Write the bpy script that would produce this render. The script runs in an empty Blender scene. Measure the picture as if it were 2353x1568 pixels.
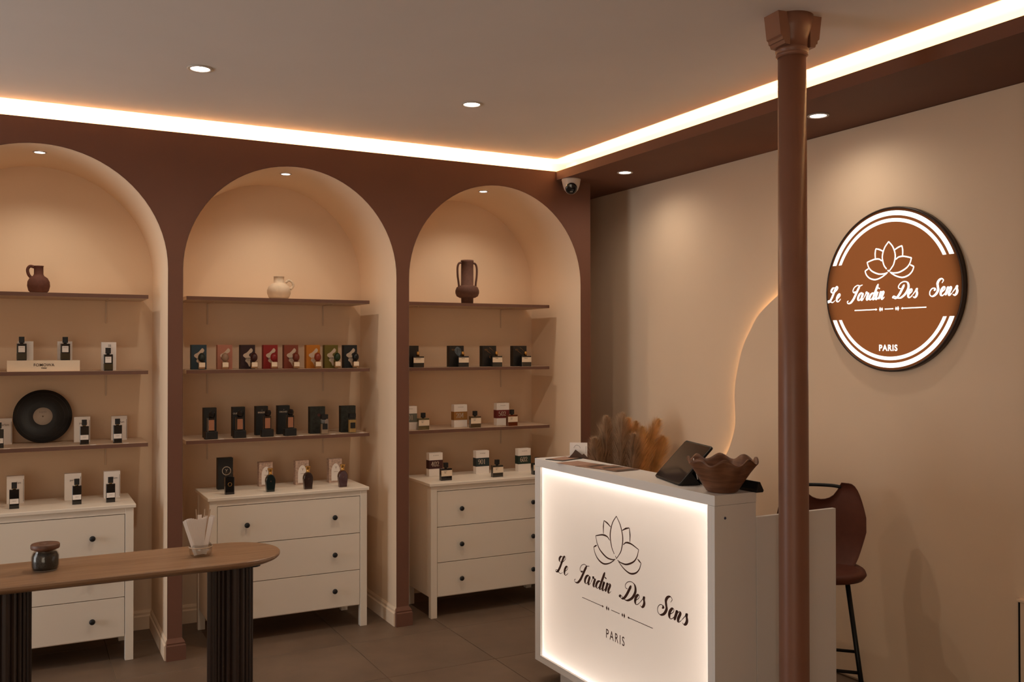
import bpy, bmesh, math, random
from mathutils import Vector, Matrix, Euler
random.seed(7)
scene = bpy.context.scene
C = scene.collection
PI = math.pi

# ------------------------------------------------------------------ camera
cam_data = bpy.data.cameras.new('camera')
cam_data.sensor_width = 36.0
cam_data.lens = 32.49
cam_data.clip_start = 0.05
cam = bpy.data.objects.new('camera', cam_data)
C.objects.link(cam)
cam.location = (0.0, 0.0, 1.7937)
cam.rotation_euler = (math.radians(90 + 0.5433), math.radians(0.0527), math.radians(-27.929))
scene.camera = cam

# ------------------------------------------------------------------ world, exposure
world = bpy.data.worlds.new('world'); scene.world = world
world.use_nodes = True
world.node_tree.nodes['Background'].inputs[0].default_value = (0.55, 0.62, 0.72, 1)
world.node_tree.nodes['Background'].inputs[1].default_value = 0.6
scene.view_settings.view_transform = 'Standard'
scene.view_settings.look = 'None'
scene.view_settings.gamma = 1.0
scene.view_settings.use_curve_mapping = False
scene.view_settings.exposure = 0.0
scene.cycles.use_denoising = True
scene.cycles.max_bounces = 10
scene.cycles.diffuse_bounces = 8
scene.cycles.transmission_bounces = 6
scene.cycles.transparent_max_bounces = 32
scene.cycles.sample_clamp_indirect = 4.0
scene.cycles.caustics_reflective = False
scene.cycles.caustics_refractive = False

# light levels, all in one place
L_WINDOW = 56.0        # daylight through the side window on the left
L_FRONT = 47.0         # warm fill light at an added, unseen shop front behind the camera
L_CEIL = 40.0          # two recessed ceiling spots
L_SOFFIT = 15.5        # spots in the lowered band along the right wall
L_NICHE = 19.0          # spots in the crowns of the alcoves
L_COVE = 16.0           # warm strip in the cove, watt per metre
L_SIGN = 5.2           # inside the round sign
L_BOX = 0.72           # strips inside the counter light box, watt per metre
L_BOXBACK = 1.75        # even glow from the back of the light box

def area(name, loc, rot, sx, sy, watt, col, parent=None, spread=PI, shape='RECTANGLE'):
    d = bpy.data.lights.new(name, 'AREA'); d.shape = shape; d.size = sx
    if shape in ('RECTANGLE', 'ELLIPSE'): d.size_y = sy
    d.energy = watt; d.color = col; d.spread = spread
    o = bpy.data.objects.new(name, d); C.objects.link(o)
    o.location = loc; o.rotation_euler = rot
    if parent: o.parent = parent
    return o
def spot(name, loc, watt, col, deg, blend, rad, parent=None):
    d = bpy.data.lights.new(name, 'SPOT'); d.energy = watt; d.color = col
    d.spot_size = math.radians(deg); d.spot_blend = blend; d.shadow_soft_size = rad
    o = bpy.data.objects.new(name, d); C.objects.link(o); o.location = loc
    if parent: o.parent = parent
    return o

WARM = (1.0, 0.60, 0.26)
WHITE = (1.0, 0.83, 0.64)
# daylight enters through the window in the left wall
area('window_daylight', (-3.40, 4.7, 1.55), (0, math.radians(-90), 0), 2.5, 1.5, L_WINDOW, (0.97, 0.97, 0.96))

area('front_fill', (-1.9, -1.70, 1.55), (math.radians(90), 0, 0), 2.8, 2.5, L_FRONT, (1.0, 0.80, 0.58))  # unseen warm fill, added to brighten shelves and faces turned to the camera

# ------------------------------------------------------------------ materials
MATS = {}
def mat(name, col, rough=0.6, metal=0.0, spec=0.5, noise=0.0, nscale=20.0, bump=0.0, bscale=120.0, trans=0.0, ior=1.45, coat=0.0):
    if name in MATS: return MATS[name]
    m = bpy.data.materials.new(name); m.use_nodes = True
    nt = m.node_tree; b = nt.nodes['Principled BSDF']
    b.inputs['Base Color'].default_value = (*col, 1)
    b.inputs['Roughness'].default_value = rough
    b.inputs['Metallic'].default_value = metal
    b.inputs['Specular IOR Level'].default_value = spec
    b.inputs['Transmission Weight'].default_value = trans
    b.inputs['IOR'].default_value = ior
    b.inputs['Coat Weight'].default_value = coat
    if noise or bump:
        tc = nt.nodes.new('ShaderNodeTexCoord')
    if noise:
        n = nt.nodes.new('ShaderNodeTexNoise'); n.inputs['Scale'].default_value = nscale; n.inputs['Detail'].default_value = 6
        r = nt.nodes.new('ShaderNodeValToRGB')
        r.color_ramp.elements[0].position = 0.3; r.color_ramp.elements[1].position = 0.7
        r.color_ramp.elements[0].color = (*[c * (1 - noise) for c in col], 1)
        r.color_ramp.elements[1].color = (*[min(1, c * (1 + noise)) for c in col], 1)
        nt.links.new(tc.outputs['Object'], n.inputs['Vector'])
        nt.links.new(n.outputs['Fac'], r.inputs['Fac']); nt.links.new(r.outputs['Color'], b.inputs['Base Color'])
    if bump:
        n2 = nt.nodes.new('ShaderNodeTexNoise'); n2.inputs['Scale'].default_value = bscale; n2.inputs['Detail'].default_value = 4
        bp = nt.nodes.new('ShaderNodeBump'); bp.inputs['Strength'].default_value = bump; bp.inputs['Distance'].default_value = 0.002
        nt.links.new(tc.outputs['Object'], n2.inputs['Vector'])
        nt.links.new(n2.outputs['Fac'], bp.inputs['Height']); nt.links.new(bp.outputs['Normal'], b.inputs['Normal'])
    MATS[name] = m
    return m
def emit(name, col, strength):
    if name in MATS: return MATS[name]
    m = bpy.data.materials.new(name); m.use_nodes = True
    nt = m.node_tree; nt.nodes.clear()
    e = nt.nodes.new('ShaderNodeEmission'); e.inputs[0].default_value = (*col, 1); e.inputs[1].default_value = strength
    o = nt.nodes.new('ShaderNodeOutputMaterial'); nt.links.new(e.outputs[0], o.inputs[0])
    MATS[name] = m
    return m
def translucent(name, col, tcol, fac):
    m = bpy.data.materials.new(name); m.use_nodes = True
    nt = m.node_tree; nt.nodes.clear()
    d = nt.nodes.new('ShaderNodeBsdfDiffuse'); d.inputs[0].default_value = (*col, 1)
    t = nt.nodes.new('ShaderNodeBsdfTranslucent'); t.inputs[0].default_value = (*tcol, 1)
    x = nt.nodes.new('ShaderNodeMixShader'); x.inputs[0].default_value = fac
    o = nt.nodes.new('ShaderNodeOutputMaterial')
    nt.links.new(d.outputs[0], x.inputs[1]); nt.links.new(t.outputs[0], x.inputs[2]); nt.links.new(x.outputs[0], o.inputs[0])
    MATS[name] = m
    return m
def thin_glass(name, tint):
    m = bpy.data.materials.new(name); m.use_nodes = True
    nt = m.node_tree; nt.nodes.clear()
    t = nt.nodes.new('ShaderNodeBsdfTransparent'); t.inputs[0].default_value = (*tint, 1)
    g = nt.nodes.new('ShaderNodeBsdfGlossy'); g.inputs['Roughness'].default_value = 0.04
    lw = nt.nodes.new('ShaderNodeLayerWeight'); lw.inputs[0].default_value = 0.3
    p = nt.nodes.new('ShaderNodeMath'); p.operation = 'POWER'; p.inputs[1].default_value = 3.0
    f = nt.nodes.new('ShaderNodeMath'); f.operation = 'MULTIPLY_ADD'; f.inputs[1].default_value = 0.45; f.inputs[2].default_value = 0.035
    nt.links.new(lw.outputs['Facing'], p.inputs[0]); nt.links.new(p.outputs[0], f.inputs[0])
    x = nt.nodes.new('ShaderNodeMixShader'); o = nt.nodes.new('ShaderNodeOutputMaterial')
    nt.links.new(f.outputs[0], x.inputs[0]); nt.links.new(t.outputs[0], x.inputs[1]); nt.links.new(g.outputs[0], x.inputs[2]); nt.links.new(x.outputs[0], o.inputs[0])
    MATS[name] = m
    return m
def wood(name, c1, c2, scale=(1.2, 14, 14), rough=0.5, bump=0.05):
    m = bpy.data.materials.new(name); m.use_nodes = True
    nt = m.node_tree; b = nt.nodes['Principled BSDF']; b.inputs['Roughness'].default_value = rough
    tc = nt.nodes.new('ShaderNodeTexCoord'); mp = nt.nodes.new('ShaderNodeMapping'); mp.inputs['Scale'].default_value = scale
    n = nt.nodes.new('ShaderNodeTexNoise'); n.inputs['Scale'].default_value = 3; n.inputs['Detail'].default_value = 8; n.inputs['Distortion'].default_value = 0.6
    r = nt.nodes.new('ShaderNodeValToRGB'); r.color_ramp.elements[0].position = 0.32; r.color_ramp.elements[1].position = 0.68
    r.color_ramp.elements[0].color = (*c1, 1); r.color_ramp.elements[1].color = (*c2, 1)
    bp = nt.nodes.new('ShaderNodeBump'); bp.inputs['Strength'].default_value = bump; bp.inputs['Distance'].default_value = 0.002
    nt.links.new(tc.outputs['Object'], mp.inputs['Vector']); nt.links.new(mp.outputs['Vector'], n.inputs['Vector'])
    nt.links.new(n.outputs['Fac'], r.inputs['Fac']); nt.links.new(r.outputs['Color'], b.inputs['Base Color'])
    nt.links.new(n.outputs['Fac'], bp.inputs['Height']); nt.links.new(bp.outputs['Normal'], b.inputs['Normal'])
    MATS[name] = m
    return m

M_BROWN = mat('brown wall paint', (0.155, 0.066, 0.041), 0.75, noise=0.04, nscale=3, bump=0.08, bscale=180)
M_BEIGE = mat('beige wall paint', (0.80, 0.63, 0.465), 0.8, noise=0.02, nscale=2, bump=0.08, bscale=160)
M_CEIL = mat('ceiling paint', (0.82, 0.79, 0.77), 0.9, noise=0.02, nscale=2)
M_COVE = mat('cove paint', (0.80, 0.74, 0.66), 0.9)
M_WHITE = mat('white lacquer', (0.80, 0.72, 0.62), 0.42, bump=0.02, bscale=60)
M_CWHITE = mat('white melamine', (0.80, 0.79, 0.78), 0.4)
M_BLACK = mat('black plastic', (0.010, 0.010, 0.011), 0.45)
M_BLACKM = mat('black metal', (0.012, 0.013, 0.014), 0.4, metal=0.3)
M_GLOSSB = mat('black gloss', (0.008, 0.008, 0.009), 0.08, coat=0.5)
M_GOLD = mat('gold metal', (0.72, 0.42, 0.13), 0.22, metal=1.0)
M_CARD = mat('white card', (0.86, 0.81, 0.77), 0.7)
M_CREAM = mat('cream label', (0.82, 0.69, 0.54), 0.7)
M_INK = mat('dark ink', (0.035, 0.022, 0.018), 0.7)
M_CLEAR = thin_glass('clear glass', (0.93, 0.90, 0.86))
M_METALW = mat('white metal', (0.66, 0.53, 0.41), 0.5)
M_LAMP = emit('lamp glow', (1.0, 0.93, 0.88), 14.0)
M_SIGNW = emit('lit lettering', (1.0, 0.90, 0.80), 2.4)
M_WAVELED = emit('amber strip', (1.0, 0.62, 0.28), 17.0)

def floor_material():
    m = bpy.data.materials.new('stone tile'); m.use_nodes = True
    nt = m.node_tree; b = nt.nodes['Principled BSDF']
    tc = nt.nodes.new('ShaderNodeTexCoord'); oi = nt.nodes.new('ShaderNodeObjectInfo')
    ad = nt.nodes.new('ShaderNodeVectorMath'); ad.operation = 'MULTIPLY_ADD'
    n = nt.nodes.new('ShaderNodeTexNoise'); n.inputs['Scale'].default_value = 2.6; n.inputs['Detail'].default_value = 8; n.inputs['Roughness'].default_value = 0.6
    r = nt.nodes.new('ShaderNodeValToRGB'); r.color_ramp.elements[0].position = 0.28; r.color_ramp.elements[1].position = 0.74
    r.color_ramp.elements[0].color = (0.112, 0.074, 0.049, 1); r.color_ramp.elements[1].color = (0.172, 0.117, 0.080, 1)
    ad.inputs[1].default_value = (9.7, 5.3, 3.1)
    cx = nt.nodes.new('ShaderNodeCombineXYZ')
    nt.links.new(oi.outputs['Random'], cx.inputs[0]); nt.links.new(oi.outputs['Random'], cx.inputs[1])
    nt.links.new(cx.outputs[0], ad.inputs[0]); nt.links.new(tc.outputs['Object'], ad.inputs[2])
    nt.links.new(ad.outputs[0], n.inputs['Vector']); nt.links.new(n.outputs['Fac'], r.inputs['Fac'])
    nt.links.new(r.outputs['Color'], b.inputs['Base Color']); b.inputs['Roughness'].default_value = 0.55
    return m
M_TILE = floor_material()
M_GROUT = mat('grout', (0.30, 0.23, 0.17), 0.9)

# ------------------------------------------------------------------ mesh helpers
def new_mesh(name, verts, faces, smooth=False):
    me = bpy.data.meshes.new(name); me.from_pydata([tuple(v) for v in verts], [], faces); me.update()
    if smooth:
        for p in me.polygons: p.use_smooth = True
    return me
def fix(bm): bmesh.ops.recalc_face_normals(bm, faces=bm.faces)
def bm_mesh(bm, name='m', smooth=False):
    fix(bm)
    me = bpy.data.meshes.new(name); bm.to_mesh(me); bm.free()
    if smooth:
        for p in me.polygons: p.use_smooth = True
    return me
def bm_box(bm, x0, x1, y0, y1, z0, z1):
    v = [bm.verts.new((x, y, z)) for z in (z0, z1) for y in (y0, y1) for x in (x0, x1)]
    for f in ((0, 1, 3, 2), (4, 5, 7, 6), (0, 1, 5, 4), (2, 3, 7, 6), (0, 2, 6, 4), (1, 3, 7, 5)):
        bm.faces.new([v[i] for i in f])
    return v
def box_me(x0, x1, y0, y1, z0, z1, bev=0.0, seg=2):
    bm = bmesh.new(); bm_box(bm, x0, x1, y0, y1, z0, z1); fix(bm)
    if bev: bmesh.ops.bevel(bm, geom=bm.edges[:], offset=bev, segments=seg, affect='EDGES', profile=0.5)
    return bm_mesh(bm)
def boxes_me(lst, bev=0.0):
    bm = bmesh.new()
    for b in lst: bm_box(bm, *b)
    fix(bm)
    if bev: bmesh.ops.bevel(bm, geom=bm.edges[:], offset=bev, segments=2, affect='EDGES', profile=0.5)
    return bm_mesh(bm)
def lathe_me(prof, n=32, smooth=True, cap=True, mod=None):
    """prof: (r, z) list; mod(angle, i, r, z) may change r and z"""
    vs, fs = [], []
    for i, (r, z) in enumerate(prof):
        for k in range(n):
            a = 2 * PI * k / n
            rr, zz = (r, z) if mod is None else mod(a, i, r, z)
            vs.append((rr * math.cos(a), rr * math.sin(a), zz))
    for i in range(len(prof) - 1):
        for k in range(n):
            k2 = (k + 1) % n
            fs.append((i * n + k, i * n + k2, (i + 1) * n + k2, (i + 1) * n + k))
    if cap:
        if prof[0][0] > 1e-5: fs.append(tuple(range(n))[::-1])
        if prof[-1][0] > 1e-5: fs.append(tuple(range((len(prof) - 1) * n, len(prof) * n)))
    me = new_mesh('lathe', vs, fs)
    if smooth:
        for p in me.polygons: p.use_smooth = len(p.vertices) == 4
    return me
def catmull(pts, per=8, closed=False):
    P = [Vector(p) for p in pts]; out = []; n = len(P)
    rng = n if closed else n - 1
    for i in range(rng):
        p0 = P[(i - 1) % n] if closed or i > 0 else P[0] * 2 - P[1]
        p1, p2 = P[i], P[(i + 1) % n]
        p3 = P[(i + 2) % n] if closed or i + 2 < n else P[-1] * 2 - P[-2]
        for k in range(per):
            t = k / per
            out.append(0.5 * ((2 * p1) + (p2 - p0) * t + (2 * p0 - 5 * p1 + 4 * p2 - p3) * t * t + (3 * p1 - p0 - 3 * p2 + p3) * t ** 3))
    if not closed: out.append(P[-1])
    return out
def bm_tube(bm, pts, r, n=10, rad=None):
    pts = [Vector(p) for p in pts]; rings = []; up = Vector((0, 0, 1)); prev = None
    for i, p in enumerate(pts):
        t = (pts[min(i + 1, len(pts) - 1)] - pts[max(i - 1, 0)]).normalized()
        if prev is None:
            a = up if abs(t.dot(up)) < 0.95 else Vector((1, 0, 0))
            u = t.cross(a).normalized()
        else:
            u = (prev - t * prev.dot(t)).normalized()
        prev = u; w = t.cross(u)
        rr = r if rad is None else rad[i]
        rings.append([bm.verts.new(p + (u * math.cos(2 * PI * k / n) + w * math.sin(2 * PI * k / n)) * rr) for k in range(n)])
    for a, b in zip(rings, rings[1:]):
        for k in range(n): bm.faces.new((a[k], a[(k + 1) % n], b[(k + 1) % n], b[k]))
    bm.faces.new(rings[0][::-1]); bm.faces.new(rings[-1])
def tube_me(pts, r, n=10, rad=None):
    bm = bmesh.new(); bm_tube(bm, pts, r, n, rad); return bm_mesh(bm, smooth=True)
def prism_me(poly, d0, d1, axis='y', bev=0.0):
    """poly in (u, v); extruded along axis from d0 to d1. axis y: u=x v=z; x: u=y v=z; z: u=x v=y"""
    f = {'y': lambda u, v, d: (u, d, v), 'x': lambda u, v, d: (d, u, v), 'z': lambda u, v, d: (u, v, d)}[axis]
    bm = bmesh.new()
    a = [bm.verts.new(f(u, v, d0)) for u, v in poly]; b = [bm.verts.new(f(u, v, d1)) for u, v in poly]
    bm.faces.new(a); bm.faces.new(b[::-1]); n = len(poly)
    for i in range(n): bm.faces.new((a[i], b[i], b[(i + 1) % n], a[(i + 1) % n]))
    fix(bm)
    if bev:
        e = [e for e in bm.edges if len({round(v.co['xyz'.index(axis)], 6) for v in e.verts}) == 1]
        bmesh.ops.bevel(bm, geom=e, offset=bev, segments=2, affect='EDGES', profile=0.5)
    return bm_mesh(bm)
def round_poly(w, d, r, n=5):
    out = []
    for cx, cy, a0 in ((w / 2 - r, d / 2 - r, 0), (-w / 2 + r, d / 2 - r, 90), (-w / 2 + r, -d / 2 + r, 180), (w / 2 - r, -d / 2 + r, 270)):
        for k in range(n):
            a = math.radians(a0 + 90 * k / (n - 1)); out.append((cx + r * math.cos(a), cy + r * math.sin(a)))
    return out

# ------------------------------------------------------------------ object helpers
def obj(name, me, m, parent=None, loc=None, rot=None, kind=None, label=None):
    o = bpy.data.objects.new(name, me); C.objects.link(o)
    if m is not None:
        me.materials.clear(); me.materials.append(m)
    if parent: o.parent = parent
    if loc: o.location = loc
    if rot: o.rotation_euler = rot
    if kind: o['kind'] = kind
    if label: o['label'] = label
    return o
def tag(o, label, cat, group=None):
    o['label'] = label; o['category'] = cat
    if group: o['group'] = group
    return o
def thing(name, label, cat, loc=(0, 0, 0), rz=0.0, group=None):
    o = bpy.data.objects.new(name, None); C.objects.link(o); o.empty_display_size = 0.05
    o.location = loc; o.rotation_euler = (0, 0, rz)
    return tag(o, label, cat, group)
def struct(name, me, m, parent=None): return obj(name, me, m, parent, kind=None if parent else 'structure')
def text_me(s, size, bold=0.0, space=1.0, xscale=1.0):
    cu = bpy.data.curves.new('t', 'FONT'); cu.body = s; cu.size = size; cu.align_x = 'CENTER'
    cu.offset = bold; cu.space_character = space; cu.resolution_u = 4
    o = bpy.data.objects.new('t', cu)
    me = bpy.data.meshes.new_from_object(o)
    bpy.data.objects.remove(o); bpy.data.curves.remove(cu)
    if xscale != 1.0:
        for v in me.vertices: v.co.x *= xscale
    return me

# ------------------------------------------------------------------ script lettering and lotus, drawn with a broad nib
GL = {
 'L': (0.60, [[(.26, .97), (.12, .95), (.03, .82), (.07, .67), (.22, .63), (.40, .72), (.52, .90), (.46, 1.03), (.36, .96), (.29, .68), (.21, .30), (.09, .03), (-.06, -.02), (-.07, .07), (.05, .10), (.22, .0), (.38, -.03), (.54, .10)]]),
 'e': (0.37, [[(.0, .12), (.14, .20), (.27, .33), (.24, .45), (.14, .42), (.06, .26), (.08, .08), (.18, -.01), (.29, .04), (.39, .16)]]),
 'J': (0.60, [[(.32, .60), (.18, .54), (.07, .68), (.14, .90), (.34, 1.01), (.54, .97), (.74, 1.02)], [(.54, .98), (.45, .70), (.36, .35), (.27, .08), (.12, -.13), (-.08, -.17), (-.17, -.06), (-.10, .02)]]),
 'a': (0.48, [[(.35, .36), (.25, .43), (.11, .36), (.04, .18), (.08, .03), (.18, .0), (.28, .14), (.37, .42)], [(.37, .42), (.33, .20), (.34, .04), (.40, -.01), (.50, .12)]]),
 'r': (0.42, [[(.02, .12), (.10, .32), (.13, .47), (.16, .38), (.29, .39), (.27, .2), (.27, .05), (.34, -.01), (.44, .12)]]),
 'd': (0.48, [[(.35, .36), (.25, .43), (.11, .36), (.04, .18), (.08, .03), (.18, .0), (.28, .14), (.37, .42)], [(.46, 1.0), (.40, .62), (.34, .20), (.34, .04), (.40, -.01), (.50, .12)]]),
 'i': (0.26, [[(.02, .14), (.10, .43), (.07, .20), (.08, .04), (.14, -.01), (.26, .12)], [(.145, .66), (.135, .60)]]),
 'n': (0.45, [[(.02, .30), (.08, .44), (.08, .28), (.04, .0)], [(.06, .12), (.14, .33), (.24, .44), (.30, .36), (.25, .14), (.27, .02), (.33, -.01), (.45, .12)]]),
 'D': (0.86, [[(.26, .60), (.12, .62), (.05, .76), (.16, .95), (.40, 1.03), (.66, .93), (.80, .62), (.70, .26), (.46, .03), (.24, .0), (.06, .08), (-.08, .13), (-.14, .05), (-.04, .0)], [(.44, .84), (.37, .58), (.28, .28), (.16, .06), (.02, -.01), (-.08, .03)]]),
 's': (0.36, [[(.0, .12), (.13, .32), (.20, .47), (.22, .36), (.30, .20), (.28, .05), (.18, -.02), (.06, .04)]]),
 'S': (0.70, [[(.66, .76), (.71, .92), (.58, 1.03), (.43, .96), (.37, .78), (.44, .58), (.53, .36), (.45, .10), (.25, -.02), (.06, .08), (.0, .28), (.08, .45), (.23, .48), (.31, .40), (.26, .32)]]),
}
def ribbon(bm, pts, wfun, z=0.0):
    L, R = [], []
    n = len(pts)
    for i, p in enumerate(pts):
        t = pts[min(i + 1, n - 1)] - pts[max(i - 1, 0)]
        t = t.normalized() if t.length > 1e-9 else Vector((0, -1, 0))
        w = wfun(t, i / (n - 1)) * 0.5
        nn = Vector((-t.y, t.x, 0)) * w
        L.append(bm.verts.new((p.x + nn.x, p.y + nn.y, z))); R.append(bm.verts.new((p.x - nn.x, p.y - nn.y, z)))
    for i in range(n - 1):
        try: bm.faces.new((R[i], R[i + 1], L[i + 1], L[i]))
        except ValueError: pass
def script_words(text, em, width, thin, thick, gap=0.8, slant=0.30):
    """one flat mesh for each word, laid out on a common baseline and centred"""
    words_, x, k = [], 0.0, 0
    for w in text.split(' '):
        bm = bmesh.new()
        for ch in w:
            adv, strokes = GL[ch]; up = ch.isupper() or ch == 'd'
            for st in strokes:
                P = catmull([(px + x + slant * py, py * (1.0 if up else 1.14), 0) for px, py in st], 9)
                def wf(t, u):
                    down = max(0.0, -t.y * 0.96 - t.x * 0.28)
                    return (thin + (thick - thin) * down ** 1.3) * min(1.0, 0.45 + 8 * min(u, 1 - u))
                ribbon(bm, P, wf, 0.00002 * k); k += 1
            x += adv
        words_.append(bm); x += gap
    x -= gap; out = []
    for bm in words_:
        bmesh.ops.transform(bm, matrix=Matrix.Diagonal((width / x, em, 1, 1)), verts=bm.verts)
        bmesh.ops.translate(bm, vec=(-width / 2, 0, 0), verts=bm.verts)
        me = bpy.data.meshes.new('script'); bm.to_mesh(me); bm.free(); out.append(me)
    return out
def lotus_me(W, thin, thick):
    half = [
        [(0, .50), (-.085, .40), (-.13, .26), (-.10, .12), (-.045, .045)],
        [(-.12, .352), (-.19, .385), (-.262, .405)], [(-.262, .405), (-.276, .33), (-.274, .245)],
        [(-.14, .19), (-.20, .225), (-.30, .227), (-.445, .19)],
        [(-.445, .19), (-.41, .10), (-.34, .03), (-.21, -.025), (-.10, -.03), (-.023, -.014)],
        [(-.42, .08), (-.49, .045)],
        [(-.49, .045), (-.455, -.03), (-.38, -.09), (-.27, -.115), (-.15, -.085), (-.045, -.028)],
    ]
    bm = bmesh.new(); k = 0
    for sgn in (1, -1):
        for st in half:
            P = catmull([(px * sgn * W, py * W, 0) for px, py in st], 8)
            ribbon(bm, P, lambda t, u: (thin + (thick - thin) * (1 - abs(2 * u - 1)) * 0.6), 0.00002 * k); k += 1
        P = catmull([(0, .0, 0), (-.022 * sgn * W, .028 * W, 0)] if sgn > 0 else [(0, 0, 0), (.045 * W, .045 * W, 0)], 4)
        ribbon(bm, P, lambda t, u: thin, 0.00002 * k); k += 1
    me = bpy.data.meshes.new('lotus'); bm.to_mesh(me); bm.free(); return me
def divider_me(w, t, knob):
    bm = bmesh.new()
    def q(x0, x1, h):
        v = [bm.verts.new(c) for c in ((x0, -h, 0), (x1, -h, 0), (x1, h, 0), (x0, h, 0))]; bm.faces.new(v)
    def dia(x, rx, ry):
        v = [bm.verts.new(c) for c in ((x - rx, 0, .00003), (x, -ry, .00003), (x + rx, 0, .00003), (x, ry, .00003))]; bm.faces.new(v)
    for s in (-1, 1):
        a, b = sorted((s * w * .5, s * w * .19)); q(a, b, t)
        dia(s * w * .185, knob * .7, knob * .45); dia(s * w * .125, knob * .55, knob); dia(s * w * .098, knob * .5, knob * .8)
    q(-w * .06, w * .06, t)
    me = bpy.data.meshes.new('divider'); bm.to_mesh(me); bm.free(); return me
def digits_me(txt, size, thin=.040, thick=.150):
    six = [(.44, .84), (.34, .98), (.20, .93), (.08, .64), (.07, .32), (.16, .05), (.29, 0), (.43, .10), (.47, .30), (.40, .50), (.28, .57), (.15, .49), (.08, .32)]
    D = {'0': [[(.28 + .21 * math.cos(2 * PI * k / 16), .5 + .5 * math.sin(2 * PI * k / 16)) for k in range(17)]],
         '1': [[(.28, .99), (.28, .5), (.28, 0)], [(.14, .86), (.22, .92), (.28, .99)], [(.14, .015), (.42, .015)]],
         '2': [[(.12, .70), (.08, .78), (.14, .95), (.28, 1), (.43, .90), (.45, .70), (.34, .42), (.16, .18), (.05, .03)], [(.05, .04), (.26, .05), (.47, .04)], [(.47, .04), (.49, .20)]],
         '4': [[(.37, 1), (.20, .66), (.03, .30)], [(.03, .30), (.52, .30)], [(.38, 1), (.38, .5), (.38, 0)], [(.28, .012), (.48, .012)]],
         '5': [[(.12, .98), (.46, .98)], [(.12, .98), (.10, .55)], [(.10, .55), (.26, .62), (.43, .50), (.47, .29), (.38, .07), (.22, 0), (.07, .08), (.09, .2)]],
         '6': [six], '9': [[(.54 - x, 1 - y) for x, y in six]]}
    bm = bmesh.new(); x = 0.0; k = 0
    for ch in txt:
        for st in D[ch]:
            ribbon(bm, catmull([(px + x, py, 0) for px, py in st], 6), lambda t, u: thin + (thick - thin) * abs(t.y) ** 2, .00004 * k); k += 1
        x += .60
    bmesh.ops.translate(bm, vec=(-x / 2, 0, 0), verts=bm.verts)
    bmesh.ops.scale(bm, vec=(size, size, 1), verts=bm.verts)
    me = bpy.data.meshes.new('digits'); bm.to_mesh(me); bm.free(); return me
FACE_FRONT = (math.radians(90), 0, 0)                  # flat print looking towards -Y
FACE_LEFT = (math.radians(90), 0, math.radians(-90))   # flat print looking towards -X

# ------------------------------------------------------------------ the room
YW, YB = 5.656, 6.38            # front of the arcade, back of the alcoves
XR, XL, YF = 4.0256, -3.495, -1.80
ZC, ZT, ZS = 3.15, 3.0627, 3.0  # ceiling, cove lip, lowered soffit
XBEAM, XEND = 3.357, 3.643
BAYS = [(-2.0703, -0.6553), (-0.5767, 0.7463), (0.8268, 2.1499), (2.235, 3.5597)]
BAYS[0] = (-1.980, -0.657)
Z_APEX = 2.925

floor = struct('floor', box_me(XL, XR, YF, YB, -0.06, -0.004), M_GROUT)
T, GAP = 0.6585, 0.004
xs = [0.456 + k * T for k in range(-6, 6)] + [XR]
ys = [YF] + [5.46 - 0.66 * k for k in range(10, -2, -1)] + [YB]
tile_cache = {}
for i in range(len(xs) - 1):
    for j in range(len(ys) - 1):
        w, d = xs[i + 1] - xs[i] - GAP, ys[j + 1] - ys[j] - GAP
        key = (round(w, 4), round(d, 4))
        if key not in tile_cache:
            tile_cache[key] = box_me(-w / 2, w / 2, -d / 2, d / 2, -0.012, 0, 0.0012, 1)
        obj('tile', tile_cache[key], M_TILE, floor, ((xs[i] + xs[i + 1]) / 2, (ys[j] + ys[j + 1]) / 2, 0))

struct('ceiling', box_me(XL - 0.1, XR + 0.1, YF - 0.1, YB + 0.1, ZC, ZC + 0.1), M_CEIL)
struct('wall_rear', box_me(XL - 0.1, XR + 0.1, YB, YB + 0.1, 0, ZC), M_BEIGE)
struct('wall_right', box_me(XR, XR + 0.1, YF, YB, 0, ZC), M_BEIGE)
FX0, FX1 = -3.3, -0.5
struct('wall_front', boxes_me([(XL - .1, FX0, YF - .1, YF, 0, ZC), (FX1, XR + .1, YF - .1, YF, 0, ZC), (FX0, FX1, YF - .1, YF, 0, .30), (FX0, FX1, YF - .1, YF, 2.80, ZC)]), M_BEIGE)
shop = struct('window_2_added', boxes_me([(FX0, FX0 + .05, YF - .07, YF - .01, .30, 2.80), (FX1 - .05, FX1, YF - .07, YF - .01, .30, 2.80), (FX0, FX1, YF - .07, YF - .01, .30, .35), (FX0, FX1, YF - .07, YF - .01, 2.75, 2.80)]), M_BLACKM)  # out-of-view shop front, added to go with the front fill light
obj('pane', box_me(FX0 + .05, FX1 - .05, YF - .045, YF - .037, .35, 2.75), M_CLEAR, shop)
# left wall with the shop window
WY0, WY1, WZ0, WZ1 = 3.9, 5.5, 0.30, 2.80
struct('wall_left', boxes_me([(XL - .1, XL, YF, WY0, 0, ZC), (XL - .1, XL, WY1, YB, 0, ZC), (XL - .1, XL, WY0, WY1, 0, WZ0), (XL - .1, XL, WY0, WY1, WZ1, ZC)]), M_BEIGE)
win = struct('window_1', boxes_me([(XL - .07, XL - .01, WY0, WY0 + .05, WZ0, WZ1), (XL - .07, XL - .01, WY1 - .05, WY1, WZ0, WZ1), (XL - .07, XL - .01, (WY0 + WY1) / 2 - .025, (WY0 + WY1) / 2 + .025, WZ0, WZ1), (XL - .07, XL - .01, WY0, WY1, WZ0, WZ0 + .05), (XL - .07, XL - .01, WY0, WY1, WZ1 - .05, WZ1)]), M_BLACKM)
for a, b in ((WY0 + .05, (WY0 + WY1) / 2 - .025), ((WY0 + WY1) / 2 + .025, WY1 - .05)):
    obj('pane', box_me(XL - .045, XL - .037, a, b, WZ0 + .05, WZ1 - .05), M_CLEAR, win)

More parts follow.
